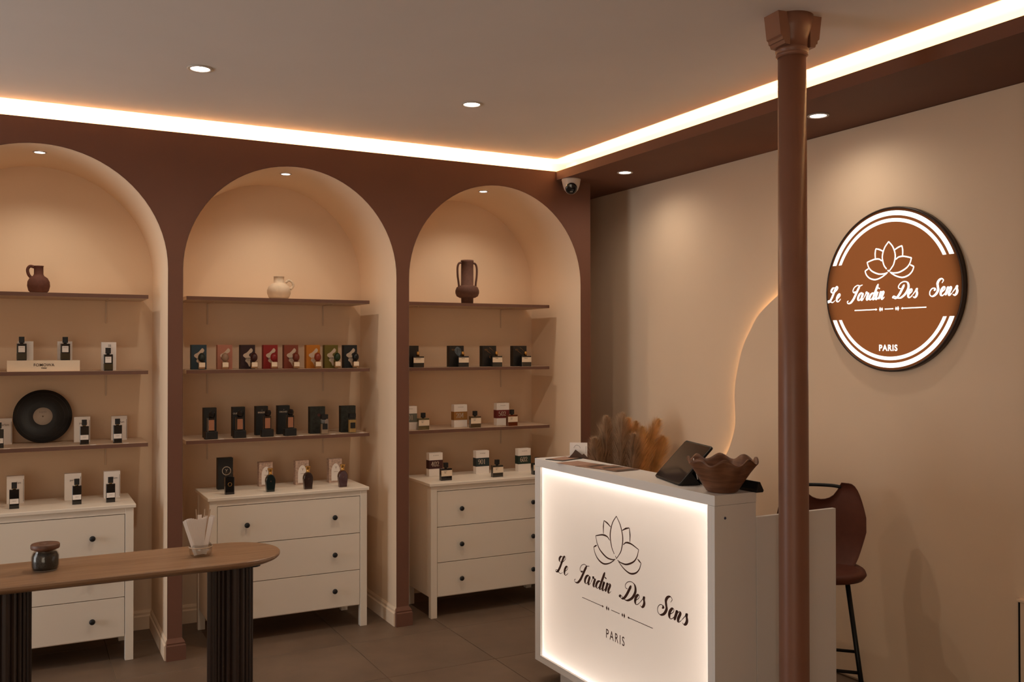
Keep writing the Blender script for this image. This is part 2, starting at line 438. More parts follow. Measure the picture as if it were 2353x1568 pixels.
def arch_outline(x0, x1, n=40):
    c, r = (x0 + x1) / 2, (x1 - x0) / 2; zs = Z_APEX - r
    return [(c - r * math.cos(PI * k / n), zs + r * math.sin(PI * k / n)) for k in range(n + 1)]
# brown arcade front: piers and spandrels, 2 cm thick, up to the cove lip
def arcade():
    bm = bmesh.new()
    edges = [XL] + [e for b in BAYS for e in b] + [XEND]
    def quad(a, b, c, d):
        f = [bm.verts.new((x, YW, z)) for x, z in (a, b, c, d)]; bm.faces.new(f)
    for i in range(0, len(edges), 2):
        x0, x1 = edges[i], edges[i + 1]
        if x1 > XBEAM:
            quad((x0, 0), (x1, 0), (x1, ZS), (x0, ZS))
        else:
            quad((x0, 0), (x1, 0), (x1, ZT), (x0, ZT))
    for b in BAYS:
        o = arch_outline(*b)
        for p, q in zip(o, o[1:]):
            top0 = ZT if p[0] < XBEAM - 1e-6 else ZS
            if p[0] < XBEAM < q[0]:
                zm = p[1] + (q[1] - p[1]) * (XBEAM - p[0]) / (q[0] - p[0])
                quad(p, (XBEAM, zm), (XBEAM, ZT), (p[0], ZT)); quad((XBEAM, zm), q, (q[0], ZS), (XBEAM, ZS))
            else:
                quad(p, q, (q[0], top0), (p[0], top0))
        # springing to floor is open
    bmesh.ops.remove_doubles(bm, verts=bm.verts, dist=1e-5)
    fix(bm)
    ret = bmesh.ops.extrude_face_region(bm, geom=bm.faces[:])
    bmesh.ops.translate(bm, vec=(0, 0.02, 0), verts=[g for g in ret['geom'] if isinstance(g, bmesh.types.BMVert)])
    return bm_mesh(bm)
struct('wall_arcade', arcade(), M_BROWN)
# end of the arcade, facing the right wall
struct('wall_arcade_end', box_me(XEND - 0.02, XEND, YW + 0.02, YB, 0, ZS), M_BROWN)
# alcove linings
def lining(x0, x1):
    x0, x1 = x0 + .0015, x1 - .0015
    o = [(x0, 0)] + [(x, z - .0015) for x, z in arch_outline(x0, x1)] + [(x1, 0)]
    vs, fs = [], []
    for x, z in o: vs += [(x, YW - 0.0004, z), (x, YB, z)]
    for i in range(len(o) - 1): fs.append((2 * i, 2 * i + 1, 2 * i + 3, 2 * i + 2))
    me = new_mesh('lining', vs, fs)
    for k, p in enumerate(me.polygons): p.use_smooth = 0 < k < len(me.polygons) - 1
    return me
for nm, b in zip(('outer', 'left', 'middle', 'right'), BAYS):
    struct('wall_alcove_' + nm, lining(*b), M_BEIGE)
# cove trough along the arcade and along the beam
struct('trim_1', boxes_me([(XL, XBEAM + .16, YW + .02, YW + .15, 2.995, 3.01), (XL, XBEAM + .17, YW + .15, YW + .17, 2.995, ZC)]), M_COVE)
beam = struct('trim_2', boxes_me([(XBEAM, XBEAM + .02, YF, YW + .0, ZS, ZT)]), M_BROWN)
struct('trim_3', boxes_me([(XBEAM + .02, XR, YF, YW - .001, ZS, ZS + .01), (XEND + .001, XR, YW, YB, ZS, ZS + .01)]), M_BROWN)
struct('trim_4', boxes_me([(XBEAM + .17, XBEAM + .19, YF, YW + .15, ZS + .01, ZC)]), M_COVE)
# pier plinths
def plinth(x0, x1, y1):
    bm = bmesh.new()
    prof = [(.020, 0), (.020, .085), (.014, .092), (.016, .100), (.008, .112), (.0, .125)]
    rings = []
    for o, z in prof:
        rings.append([bm.verts.new(c) for c in ((x0 - o * .35, y1, z), (x0 - o * .35, YW - o, z), (x1 + o, YW - o, z), (x1 + o, y1, z))])
    for a, b in zip(rings, rings[1:]):
        for k in range(4): bm.faces.new((a[k], a[(k + 1) % 4], b[(k + 1) % 4], b[k]))
    bm.faces.new(rings[0]); bm.faces.new(rings[-1][::-1])
    return bm_mesh(bm)
for n, (x0, x1) in enumerate(((-0.657, -0.5767), (0.7463, 0.8268), (2.1499, 2.235), (3.5597, 3.643))):
    struct('trim_%d' % (5 + n), plinth(x0, x1, YW + 0.018), M_BROWN)
# baseboards
def skirting(p0, p1, nrm, h=.10):
    p0, p1, nrm = Vector(p0), Vector(p1), Vector(nrm)
    prof = [(0, 0), (.016, 0), (.016, h * .68), (.010, h * .76), (.010, h * .88), (.004, h), (0, h)]
    bm = bmesh.new(); A, B = [], []
    for o, z in prof:
        A.append(bm.verts.new(p0 + nrm * o + Vector((0, 0, z)))); B.append(bm.verts.new(p1 + nrm * o + Vector((0, 0, z))))
    for i in range(len(prof) - 1): bm.faces.new((A[i], A[i + 1], B[i + 1], B[i]))
    bm.faces.new(A); bm.faces.new(B[::-1])
    return bm_mesh(bm)
struct('baseboard_right', skirting((XR, YF, 0), (XR, YB, 0), (-1, 0, 0)), M_BEIGE)
for nm, b in zip(('left', 'middle', 'right'), BAYS[1:]):
    bb = struct('baseboard_alcove_' + nm, skirting((b[0], YB, 0), (b[1], YB, 0), (0, -1, 0), .12), M_BEIGE)
    obj('return', skirting((b[1], YW + .005, 0), (b[1], YB, 0), (-1, 0, 0), .12), M_BEIGE, bb)
    obj('return', skirting((b[0], YW + .02, 0), (b[0], YB, 0), (1, 0, 0), .12), M_BEIGE, bb)
# raised wave panel on the right wall with an amber strip behind its edge
wave_pts = [(4.70, .0), (4.79, .30), (4.80, .60), (4.73, .88), (4.615, 1.09), (4.582, 1.135), (4.541, 1.209), (4.516, 1.28), (4.504, 1.349), (4.507, 1.418), (4.511, 1.514), (4.498, 1.611), (4.466, 1.722), (4.43, 1.817), (4.367, 1.912), (4.301, 1.998), (4.208, 2.067), (4.124, 2.12), (4.021, 2.186), (3.965, 2.32), (3.95, 2.60), (3.95, ZS - .002)]
wcurve = catmull([(0, a, b) for a, b in wave_pts], 5)
wp = struct('trim_9', prism_me([(p.y, p.z) for p in wcurve] + [(YF + .01, ZS - .002), (YF + .01, 0.11)], 3.985, 3.993, 'x'), M_BEIGE)
strip = [Vector((4.010, p.y - .020, p.z)) for p in wcurve if 0.3 < p.z < 2.9]
obj('led_strip', tube_me(strip, .004, 6), M_WAVELED, wp)
obj('batten', box_me(3.993, XR, YF + .02, 3.6, .2, .26), M_BEIGE, wp)
# cove light
area('cove_strip', ((XL + XBEAM) / 2, YW + .031, 3.0125), (PI, 0, 0), XBEAM - XL, .010, L_COVE * (XBEAM - XL), WARM)
area('beam_strip', (XBEAM + .031, (YF + YW) / 2, 3.0125), (PI, 0, 0), .010, YW - YF, L_COVE * .42 * (YW - YF), WARM)

# ------------------------------------------------------------------ recessed lights
ring_me = lathe_me([(.044, 0), (.058, 0), (.060, -.003), (.058, -.006), (.046, -.006), (.044, 0)], 28, cap=False)
disc_me = lathe_me([(.0, -.002), (.044, -.002), (.044, 0.0), (.0, .0)], 28, cap=False)
M_RING = mat('lamp ring', (0.55, 0.50, 0.45), 0.4)
def downlight(label, loc, watt, deg, group, scale=1.0, blend=0.55):
    t = thing('downlight', label, 'downlight', loc, 0, group)
    t.scale = (scale,) * 3
    obj('ring', ring_me, M_RING, t); obj('lamp', disc_me, M_LAMP, t)
    s = spot('downlight_beam', (0, 0, -.012), watt, WHITE, deg, blend, .035, t)
    return t
downlight('recessed white ceiling spot above the left dresser, left of two', (0.752, 4.619, ZC), L_CEIL, 160, 'ceiling spots', 1.0, 1.0)
downlight('recessed white ceiling spot in front of the right alcove, right of two', (2.186, 4.595, ZC), L_CEIL, 160, 'ceiling spots', 1.0, 1.0)
downlight('recessed spot in the brown soffit near the security camera', (3.615, 5.178, ZS), L_SOFFIT, 165, 'soffit spots', .92, 1.0)
downlight('recessed spot in the brown soffit right of the column', (3.616, 3.454, ZS), L_SOFFIT, 165, 'soffit spots', .92, 1.0)
for nm, b in zip(('left', 'middle', 'right'), BAYS[1:]):
    downlight('small spot in the crown of the %s arched alcove' % nm, ((b[0] + b[1]) / 2, 5.90, Z_APEX - .003), L_NICHE, 140, 'alcove spots', .62, .9)

# ------------------------------------------------------------------ dressers
DW, DD, DH = 1.015, .47, .902
def dresser(label, x, y):
    t = thing('dresser', label, 'dresser', (x, y, 0), 0, 'white three drawer dressers')
    bm = bmesh.new(); bm_box(bm, 0, DW, 0, DD, DH - .022, DH); fix(bm)
    bmesh.ops.bevel(bm, geom=bm.edges[:], offset=.004, segments=2, affect='EDGES', profile=.5)
    obj('top', bm_mesh(bm), M_WHITE, t)
    lw, ov = .045, .012
    for lx in (ov, DW - ov - lw):
        for ly in (.012, DD - .012 - .040):
            obj('leg', box_me(lx, lx + lw, ly, ly + .040, 0, DH - .022, .0015, 1), M_WHITE, t)
    for sx in (ov + .006, DW - ov - .024):
        obj('side_panel', box_me(sx, sx + .018, .052, DD - .052, .135, DH - .022), M_WHITE, t)
    obj('back_panel', box_me(ov + lw, DW - ov - lw, DD - .03, DD - .022, .135, DH - .022), M_WHITE, t)
    obj('top_rail', box_me(ov + lw, DW - ov - lw, .014, .034, .847, DH - .022), M_WHITE, t)
    obj('base_board', box_me(ov + lw, DW - ov - lw, .03, DD - .03, .135, .145), M_WHITE, t)
    for z0, z1 in ((.607, .843), (.369, .603), (.142, .365)):
        d = obj('drawer', boxes_me([(ov + lw + .003, DW - ov - lw - .003, .016, .034, z0, z1), (ov + lw + .02, DW - ov - lw - .02, .034, DD - .06, z0 + .012, z1 - .03)], .0012), M_WHITE, t)
        for kx in (.232, .784):
            obj('knob', lathe_me([(.006, 0), (.006, .010), (.013, .014), (.0165, .020), (.0155, .026), (.010, .030), (0, .031)], 18), M_BLACK, d, (kx, .016, (z0 + z1) / 2 - .004), (math.radians(90), 0, 0))
    return t
dresser('white three-drawer dresser in the left alcove, behind the wooden table', -0.4268, 5.765)
dresser('white three-drawer dresser in the middle alcove', 0.9878, 5.763)
dresser('white three-drawer dresser in the right alcove, partly hidden by the lit counter', 2.3985, 5.690)

# ------------------------------------------------------------------ wall shelves
M_SHELF = mat('shelf laminate', (0.62, 0.48, 0.36), 0.55)
M_EDGE = mat('shelf edge brown', (0.155, 0.075, 0.052), 0.55)
SZ = (2.128, 1.670, 1.232)
YS = 5.985
rows = ('top', 'middle', 'lowest')
for nm, b in zip(('left', 'middle', 'right'), BAYS[1:]):
    for r, z in zip(rows, SZ):
        x0, x1 = b[0] + .07, b[1] - .07
        t = thing('wall_shelf', '%s brown-edged shelf in the %s alcove' % (r, nm), 'shelf', ((x0 + x1) / 2, YB, z), 0, 'alcove shelves')
        w = (x1 - x0) / 2; d = YB - YS
        obj('board', box_me(-w, w, -d + .003, -.001, -.022, 0), M_SHELF, t)
        obj('edge_band', box_me(-w, w, -d, -d + .003, -.022, 0), M_EDGE, t)
        for bx in (-.40, .385):
            obj('bracket', boxes_me([(bx - .0045, bx + .0045, -.006, -.001, -.165, -.022), (bx - .0045, bx + .0045, -.24, -.006, -.027, -.022)], .001), M_METALW, t)

# ------------------------------------------------------------------ vases
M_TERRA = mat('dark terracotta', (0.100, 0.034, 0.022), 0.85, noise=.12, nscale=60, bump=.3, bscale=300)
M_TERRA2 = mat('brown terracotta', (0.085, 0.036, 0.024), 0.85, noise=.12, nscale=60, bump=.3, bscale=300)
M_CLAY = mat('pale clay', (0.62, 0.50, 0.38), 0.85, noise=.05, nscale=40, bump=.25, bscale=200)
t = thing('jug', 'small dark red clay jug with one handle on the left alcove top shelf', 'jug', (.085, 6.13, SZ[0]))
obj('body', lathe_me([(.038, 0), (.054, .016), (.061, .045), (.059, .070), (.048, .092), (.030, .105), (.0255, .115), (.025, .158), (.028, .164), (.022, .164), (.019, .120)], 32), M_TERRA, t)
obj('handle', tube_me(catmull([(-.020, -.002, .155), (-.045, -.002, .160), (-.058, -.002, .140), (-.052, -.002, .110), (-.036, -.002, .090)], 6), .009), M_TERRA, t)
t = thing('jug', 'round cream clay jug with ring handle on the middle alcove top shelf', 'jug', (1.502, 6.13, SZ[0]))
obj('body', lathe_me([(.050, 0), (.066, .014), (.076, .040), (.076, .062), (.066, .086), (.046, .103), (.034, .110), (.033, .148), (.036, .152), (.031, .152), (.029, .112)], 32), M_CLAY, t)
obj('handle', tube_me(catmull([(.040, -.02, .112), (.060, -.025, .126), (.082, -.03, .112), (.086, -.03, .088), (.070, -.028, .068)], 6), .008), M_CLAY, t)
t = thing('vase', 'tall brown clay vase with two long handles on the right alcove top shelf', 'vase', (2.879, 6.13, SZ[0]))
obj('body', lathe_me([(.044, 0), (.045, .045), (.058, .047), (.078, .058), (.087, .080), (.087, .098), (.078, .122), (.060, .134), (.046, .137), (.045, .30), (.048, .310), (.046, .322), (.040, .322), (.038, .15)], 36), M_TERRA2, t)
for s in (-1, 1):
    obj('handle', tube_me(catmull([(s * .042, 0, .302), (s * .064, 0, .298), (s * .077, 0, .270), (s * .077, 0, .21), (s * .070, 0, .160), (s * .066, 0, .122)], 6), .0075), M_TERRA2, t)

# ------------------------------------------------------------------ perfume boxes and bottles
def pbox(label, x, y, z, w, h, m, d=.045, rz=0.0, group=None):
    """box standing with its front face at y, centred on x"""
    t = thing('perfume_box', label, 'box', (x, y, z), rz, group)
    obj('carton', box_me(-w / 2, w / 2, 0, d, 0, h, .0008, 1), m, t)
    return t
def panel(t, name, x0, x1, z0, z1, m, y=-.0006, th=.0006):
    return obj(name, box_me(x0, x1, y, y + th + .0002, z0, z1), m, t)
def words(t, s, size, x, z, m, y=-.0016, bold=0.0, space=1.0, name='lettering', xs=1.0):
    return obj(name, text_me(s, size, bold, space, xs), m, t, (x, y, z), FACE_FRONT)
def bottle(label, x, y, z, w, d, h, m, cap, capm, rz=0.0, group=None, r=.004, lab=None, labm=None, shape=None):
    """y is the front of the bottle; cap = (kind, width, height)"""
    t = thing('perfume_bottle', label, 'bottle', (x, y + d / 2, z), rz, group)
    if shape == 'shoulder':
        poly = [(-w * .40, 0), (w * .40, 0), (w * .5, h * .62)]
        poly += [(w * .5 * math.cos(a) if a < 1.2 else w * .5 * math.cos(a), h * .62 + h * .38 * math.sin(a)) for a in [PI * k / 12 for k in range(1, 12)]]
        poly += [(-w * .5, h * .62)]
        obj('flask', prism_me(poly, -d / 2, d / 2, 'y', .004), m, t)
    else:
        me = prism_me(round_poly(w, d, r), 0, h, 'z'); obj('flask', me, m, t)
    kind, cw, ch = cap
    if kind == 'block':
        obj('neck', lathe_me([(cw * .32, h), (cw * .32, h + .006)], 14), M_GOLD if lab and lab[0] == 'low' else M_BLACK, t)
        obj('cap', prism_me(round_poly(cw, min(d, cw), .003, 4), h + .005, h + ch, 'z'), capm, t)
    elif kind == 'cyl':
        obj('cap', lathe_me([(cw / 2, h), (cw / 2, h + ch - .001), (cw / 2 - .001, h + ch), (0, h + ch)], 20), capm, t)
    elif kind == 'flare':
        obj('cap', lathe_me([(cw * .36, h - .002), (cw * .36, h + .004), (cw * .30, h + .006), (cw * .36, h + ch * .55), (cw * .5, h + ch * .9), (cw * .5, h + ch), (0, h + ch)], 20), capm, t)
    elif kind == 'pebble':
        n = 12
        obj('cap', lathe_me([(cw * .5 * math.sin(PI * k / n) * (1.08 - .16 * k / n), h - .002 + ch * .5 * (1 - math.cos(PI * k / n))) for k in range(n + 1)], 16), capm, t)
    elif kind == 'gem':
        o = obj('cap', lathe_me([(cw * .25, 0), (cw * .5, ch * .25), (cw * .5, ch * .7), (cw * .28, ch), (0, ch)], 6, smooth=False), capm, t, (0, 0, h - .002), (0, math.radians(14), 0))
    if lab:
        k, lw, z0, z1 = lab
        obj('paper_label', box_me(-lw / 2, lw / 2, -d / 2 - .0008, -d / 2 + .0002, z0, z1), labm or M_CARD, t)
    return t
def dark(name, c, rough=.12): return mat(name, c, rough, coat=.6)
M_DGLASS = dark('smoked glass', (0.012, 0.010, 0.009))
M_OLIVE = mat('olive glass', (0.055, 0.042, 0.022), .15)
# --- left alcove, middle shelf: cream riser with two bottles, one box with bottle
Z = SZ[1]
t = thing('display_riser', 'long cream display block lettered FOMOWA on the left alcove middle shelf', 'riser', (.113, 6.03, Z))
obj('block', box_me(-.19, .19, 0, .20, 0, .064, .001, 1), M_CREAM, t)
words(t, 'FOMOWA', .023, 0, .030, M_INK, bold=.0002, space=1.05); words(t, 'PARIS', .011, 0, .016, M_INK, bold=.0003)
ZR = Z + .064
bx = pbox('white carton behind the left bottle on the cream riser', .018, 6.135, ZR, .082, .112, M_CARD)
bx = pbox('white carton behind the right bottle on the cream riser', .226, 6.135, ZR, .080, .112, M_CARD)
bx = pbox('tall white carton right of the cream riser', .466, 6.11, Z, .083, .172, M_CARD)
words(bx, '22', .017, .004, .146, M_INK)
def fomowa(label, x, y, z):
    b = bottle(label, x, y, z, .052, .032, .098, M_DGLASS, ('block', .029, .040), M_BLACK, 0, 'square dark bottles with black caps', .003, ('mid', .034, .048, .084))
    obj('liquid_band', prism_me(round_poly(.0526, .0326, .003), .006, .042, 'z'), M_OLIVE, b)
    words(b, 'FOMOWA', .005, 0, .074, M_INK, -.0178)
    return b
fomowa('dark square bottle on the left end of the cream riser', -.002, 6.065, ZR)
fomowa('dark square bottle on the right end of the cream riser', .226, 6.065, ZR)
fomowa('dark square bottle in front of the tall white carton right of the riser', .457, 6.03, Z)
# --- left alcove, lowest shelf and dresser: white cartons with black bottles
def signed_box(label, x, y, z, h):
    b = pbox(label, x, y, z, .090, h, M_CARD, .045, 0, 'white cartons with fine script')
    words(b, 'Gainsbourg' if False else 'parfum', .018, .006, h * .72, mat('grey print', (.22, .19, .18), .8), xs=.9)
    for k in range(14):
        pass
    panel(b, 'side_print', .040, .0425, .01, h - .02, mat('grey print', (.22, .19, .18), .8))
    return b
def black_bottle(label, x, y, z):
    b = bottle(label, x, y, z, .049, .030, .108, M_DGLASS, ('block', .027, .038), M_BLACK, 0, 'slim black bottles with white band label', .003, ('low', .044, .028, .056))
    words(b, 'PARFUM', .005, 0, .042, M_INK, -.0168)
    return b
Z = SZ[2]
for lb, x, y, z, h in (('white carton cut by the left picture edge, on the left alcove lowest shelf', -.096, 6.27, Z, .156),
                       ('white carton just right of the vinyl record', .326, 6.22, Z, .154),
                       ('white carton at the right end of the left alcove lowest shelf', .538, 6.25, Z, .150),
                       ('leftmost white carton on top of the left dresser', -.031, 6.10, DH, .160),
                       ('middle white carton on top of the left dresser', .270, 6.08, DH, .158),
                       ('rightmost white carton on top of the left dresser', .483, 6.06, DH, .160)):
    signed_box(lb, x, y, z, h)
for lb, x, y, z in (('slim black bottle cut by the left picture edge, left of the vinyl record', -.116, 6.06, Z),
                    ('slim black bottle in front of the carton just right of the vinyl record', .330, 6.06, Z),
                    ('slim black bottle at the right end of the left alcove lowest shelf', .512, 6.05, Z),
                    ('leftmost slim black bottle on top of the left dresser', -.036, 5.904, DH),
                    ('middle slim black bottle on top of the left dresser', .283, 5.899, DH),
                    ('rightmost slim black bottle on top of the left dresser', .462, 5.889, DH)):
    black_bottle(lb, x, y, z)
t = thing('vinyl_record', 'black vinyl record with pale centre label leaning in the left alcove', 'record', (.113, 6.268, SZ[2]))
M_VINYL = mat('vinyl', (.008, .008, .009), .42)
rec = obj('disc', lathe_me([(.004, -.001), (.052, -.001), (.054, -.0013), (.160, -.0013), (.161, 0), (.160, .0013), (.054, .0013), (.052, .001), (.004, .001)], 72, cap=False), M_VINYL, t, (0, .018, .161), (math.radians(90 - 7), 0, 0))
for rr in (.075, .095, .118, .140):
    obj('groove_band', lathe_me([(rr, .0013), (rr + .0006, .00155), (rr + .0012, .0013)], 72, cap=False), M_VINYL, rec)
lab = obj('centre_label', lathe_me([(.004, .0012), (.053, .0012), (.053, .0018), (.004, .0018)], 48, cap=False), mat('record label', (.52, .46, .40), .7), rec)
obj('lettering', text_me('le jardin', .013), mat('grey print', (.22, .19, .18), .8), lab, (0, .022, .0021))

# --- middle alcove, middle shelf: eight coloured boxes with pebble-capped bottles
blob = [(.20, .84), (.27, .86), (.355, .81), (.365, .745), (.29, .68), (.17, .64), (.12, .57), (.20, .50), (.24, .44), (.20, .32), (.21, .20), (.19, .12), (.14, .10), (.10, .14), (.06, .20), (0, .26), (-.10, .31), (-.125, .355), (-.09, .415), (-.12, .46), (-.23, .51), (-.27, .56), (-.22, .62), (-.04, .68), (.11, .77)]
M_BLOB = mat('blob print', (.58, .47, .37), .8)
fas = [('dark blue', (.022, .050, .075), .984, .998, (.012, .022, .020), 'dark green'),
       ('pale pink', (.42, .17, .115), 1.144, 1.141, (.30, .19, .13), 'beige'),
       ('plum black', (.030, .010, .012), 1.288, 1.323, (.045, .010, .010), 'dark maroon'),
       ('bright red', (.27, .014, .012), 1.435, 1.450, (.25, .012, .014), 'red'),
       ('rust brown', (.22, .045, .022), 1.571, 1.596, (.16, .03, .016), 'rust'),
       ('orange', (.50, .17, .012), 1.719, 1.741, (.25, .04, .02), 'brick red'),
       ('olive green', (.135, .105, .012), 1.844, 1.875, (.016, .036, .012), 'deep green'),
       ('navy black', (.010, .013, .016), 1.978, 2.003, (.006, .007, .007), 'black')]
Z = SZ[1]
for i, (cn, col, bxx, btx, cc, ccn) in enumerate(fas):
    m = mat('carton ' + cn, col, .6)
    b = pbox('%s carton with white blob print on the middle alcove shelf' % cn, bxx + .006, 6.10, Z, .093, .157, m, .05, 0, 'coloured cartons with blob print')
    blo = obj('blob_print', prism_me([(p.x * .096 - .004, p.y * .157) for p in catmull([(a, c, 0) for a, c in blob], 4, True)], -.0006, .0002, 'y'), M_BLOB, b)
    words(b, 'FASCENT', .0135, 0, .064, M_INK if cn != 'orange' else m, bold=.0003, xs=.9)
    words(b, 'PARIS', .007, .004, .053, M_INK)
    bt = bottle('clear bottle with %s pebble cap before the %s carton' % (ccn, cn), btx, 6.03, Z, .044, .040, .050, M_CLEAR, ('pebble', .045, .058), mat('pebble ' + ccn, cc, .3), 0, 'clear bottles with pebble caps', .004, ('f', .036, .016, .045), M_CREAM)
    obj('liquid', prism_me(round_poly(.036, .032, .003), .006, .040, 'z'), mat('pale perfume', (.42, .26, .14), .2), bt)

# --- middle alcove, lowest shelf: black cartons and bottles
M_KBOX = mat('black carton', (.012, .012, .012), .5)
M_COPPER = mat('copper label', (.42, .19, .11), .45, metal=.3)
M_PRINT = mat('pale print', (.50, .42, .34), .8)
Z = SZ[2]
kk = [('plain', 1.066, 6.14, 1.047, '', 'leftmost'), ('second', 1.246, 6.14, 1.223, 'OUD', 'second'), ('BREEZE', 1.399, 6.16, 1.398, 'BREEZE', 'third'), ('ORCHID', 1.543, 6.16, 1.547, 'ORCHID', 'fourth')]
for nm, bxx, by, btx, w, ordn in kk:
    b = pbox('%s tall black carton%s on the middle alcove lowest shelf' % (ordn, ' lettered ' + w if w in ('BREEZE', 'ORCHID') else ' from the left'), bxx, by, Z, .080, .191, M_KBOX, .05, 0, 'tall black cartons')
    if w: words(b, w, .014, -.004 if len(w) > 3 else -.022, .145, M_PRINT, bold=.0003)
    words(b, '*', .014, 0, .158, M_PRINT)
    bt = bottle('%s black bottle with copper label on a black tray' % ordn, btx + .006, 6.02, Z + .004, .046, .034, .130, M_DGLASS, ('gem', .040, .042), M_GLOSSB, 0, 'black bottles with copper labels', .004, ('k', .034, .052, .118), M_COPPER)
    obj('tray', prism_me(round_poly(.080, .054, .010), -.004, .044, 'z', .003), M_BLACK, bt, (0, .004, 0))
mm = [('fifth', 1.757, 1.780, (.62, .42, .18), 'faint red flower print'), ('sixth', 1.971, 1.972, (.60, .40, .12), 'mottled print')]
M_FOREST = mat('dark mottled print', (.020, .022, .018), .6, noise=.7, nscale=40)
for k, (ordn, bxx, btx, lc, pr) in enumerate(mm):
    b = pbox('%s carton from the left, dark with %s, middle alcove lowest shelf' % (ordn, pr), bxx, 6.105, Z, .103, .180, M_FOREST, .05, 0, 'dark mottled cartons')
    if k == 0: words(b, '*', .05, .008, .098, mat('red print', (.20, .035, .025), .7))
    bt = bottle('clear tall bottle with black square cap before the %s carton' % ordn, btx, 6.01, Z, .054, .036, .098, M_CLEAR, ('block', .044, .034), M_BLACK, 0, 'clear tall bottles with black caps', .004, ('m', .034, .034, .072), M_KBOX)
    obj('liquid', prism_me(round_poly(.046, .028, .003), .006, .090 if k else .07, 'z'), mat('amber perfume %d' % k, (.46, .30, .10) if k else (.34, .24, .15), .2), bt)
# --- middle dresser top
b = pbox('tall black carton with round emblem on the middle dresser', 1.153, 6.09, DH, .094, .200, M_KBOX, .055)
obj('emblem', lathe_me([(.024, 0), (.026, .0004), (.028, 0)], 40, cap=False), M_PRINT, b, (.006, -.0008, .118), FACE_FRONT)
words(b, 'Y', .03, .006, .108, M_PRINT)
bt = bottle('black bottle with clear glass cap on the middle dresser', 1.136, 5.86, DH, .056, .036, .106, M_GLOSSB, ('block', .046, .036), M_CLEAR, 0, None, .004)
obj('emblem', lathe_me([(.010, 0), (.011, .0004), (.012, 0)], 30, cap=False), M_GOLD, bt, (0, -.0184, .062), FACE_FRONT)
M_FLORAL = mat('floral print', (.50, .36, .29), .7, noise=.35, nscale=70)
for lb, bxx, by, btx, bty, col, cn in (('left', 1.412, 6.10, 1.384, 5.845, (.006, .016, .018), 'teal black'), ('middle', 1.642, 6.065, 1.623, 5.841, (.030, .012, .008), 'dark brown'), ('right', 1.867, 6.06, 1.848, 5.826, (.050, .007, .008), 'burgundy')):
    b = pbox('floral carton with white arch behind the %s bottle' % cn, bxx, by, DH, .090, .158, M_FLORAL, .05, 0, 'floral cartons with arch print')
    ap = [(-.028, .012), (.030, .012), (.030, .070)] + [(.001 + .029 * math.cos(a), .070 + .058 * math.sin(a)) for a in [PI * k / 14 for k in range(1, 14)]] + [(-.028, .070)]
    obj('arch_print', prism_me(ap, -.0006, .0002, 'y'), M_CARD, b)
    words(b, 'Y', .022, .003, .092, mat('brown print', (.16, .07, .04), .8)); words(b, 'PARFUM', .007, .002, .070, mat('brown print', (.16, .07, .04), .8))
    bt = bottle('%s round-shouldered bottle with gold cap on the middle dresser' % cn, btx, bty, DH, .061, .036, .108, dark('glass ' + cn, col), ('flare', .034, .038), M_GOLD, 0, 'round-shouldered bottles with gold caps', .004, None, None, 'shoulder')
    words(bt, 'o', .018, 0, .062, mat('brown print', (.16, .07, .04), .8), -.0188)
# --- right alcove, middle shelf: black cartons and squat bottles
M_NIGHT = mat('black bronze print', (.014, .012, .011), .5, noise=.6, nscale=25)
M_SMOKE = mat('blue smoke print', (.10, .13, .16), .7, noise=.6, nscale=60)
M_BRONZE = mat('bronze streak print', (.20, .095, .035), .6)
Z = SZ[1]
for k, (bxx, btx, num, side) in enumerate(((2.424, 2.458, '901', 'cut by the pier'), (2.776, 2.805, '904', 'with blue smoke print'), (3.040, 3.076, '903', 'with a bronze star print'), (3.296, 3.320, '902', 'with faint bronze streaks'))):
    ordn = ('first', 'second', 'third', 'fourth')[k]
    b = pbox('%s black carton, %s, on the right alcove middle shelf' % (ordn, side), bxx, 6.09, Z, .113, .153, M_NIGHT, .05, 0, 'black cartons with gold numbers')
    words(b, num, .017, -.028, .118, M_BRONZE, bold=.0003)
    if k == 1:
        obj('smoke_print', prism_me([(p.x, p.z) for p in catmull([(-.018, 0, .115), (.0, 0, .145), (.03, 0, .132), (.034, 0, .10), (.02, 0, .078), (.004, 0, .085)], 4, True)], -.0006, .0002, 'y'), M_SMOKE, b)
    if k >= 2:
        for a, c in (((.0, .140), (.035, .110)), ((-.02, .115), (.02, .085)), ((.0, .07), (.03, .03))):
            bm = bmesh.new(); ribbon(bm, catmull([(a[0], a[1], 0), ((a[0] + c[0]) / 2 + .004, (a[1] + c[1]) / 2, 0), (c[0], c[1], 0)], 4), lambda t, u: .004 * (1 - u) + .0006)
            obj('streak_print', bm_mesh(bm), M_BRONZE, b, (0, -.0010, 0), FACE_FRONT)
        if k == 2: words(b, '*', .04, .006, .055, M_BRONZE)
    bt = bottle('squat black bottle with gold cap before the %s black carton' % ordn, btx, 6.03, Z, .080, .036, .078, M_DGLASS, ('cyl', .020, .033), M_GOLD, 0, 'squat black bottles with gold caps', .003, ('b', .079, .032, .068), M_CREAM)
    words(bt, ('LES PRIVES', 'SMOKE', 'AMBRE', 'SANTAL')[k], .008, -.006, .058, M_INK, -.0198)
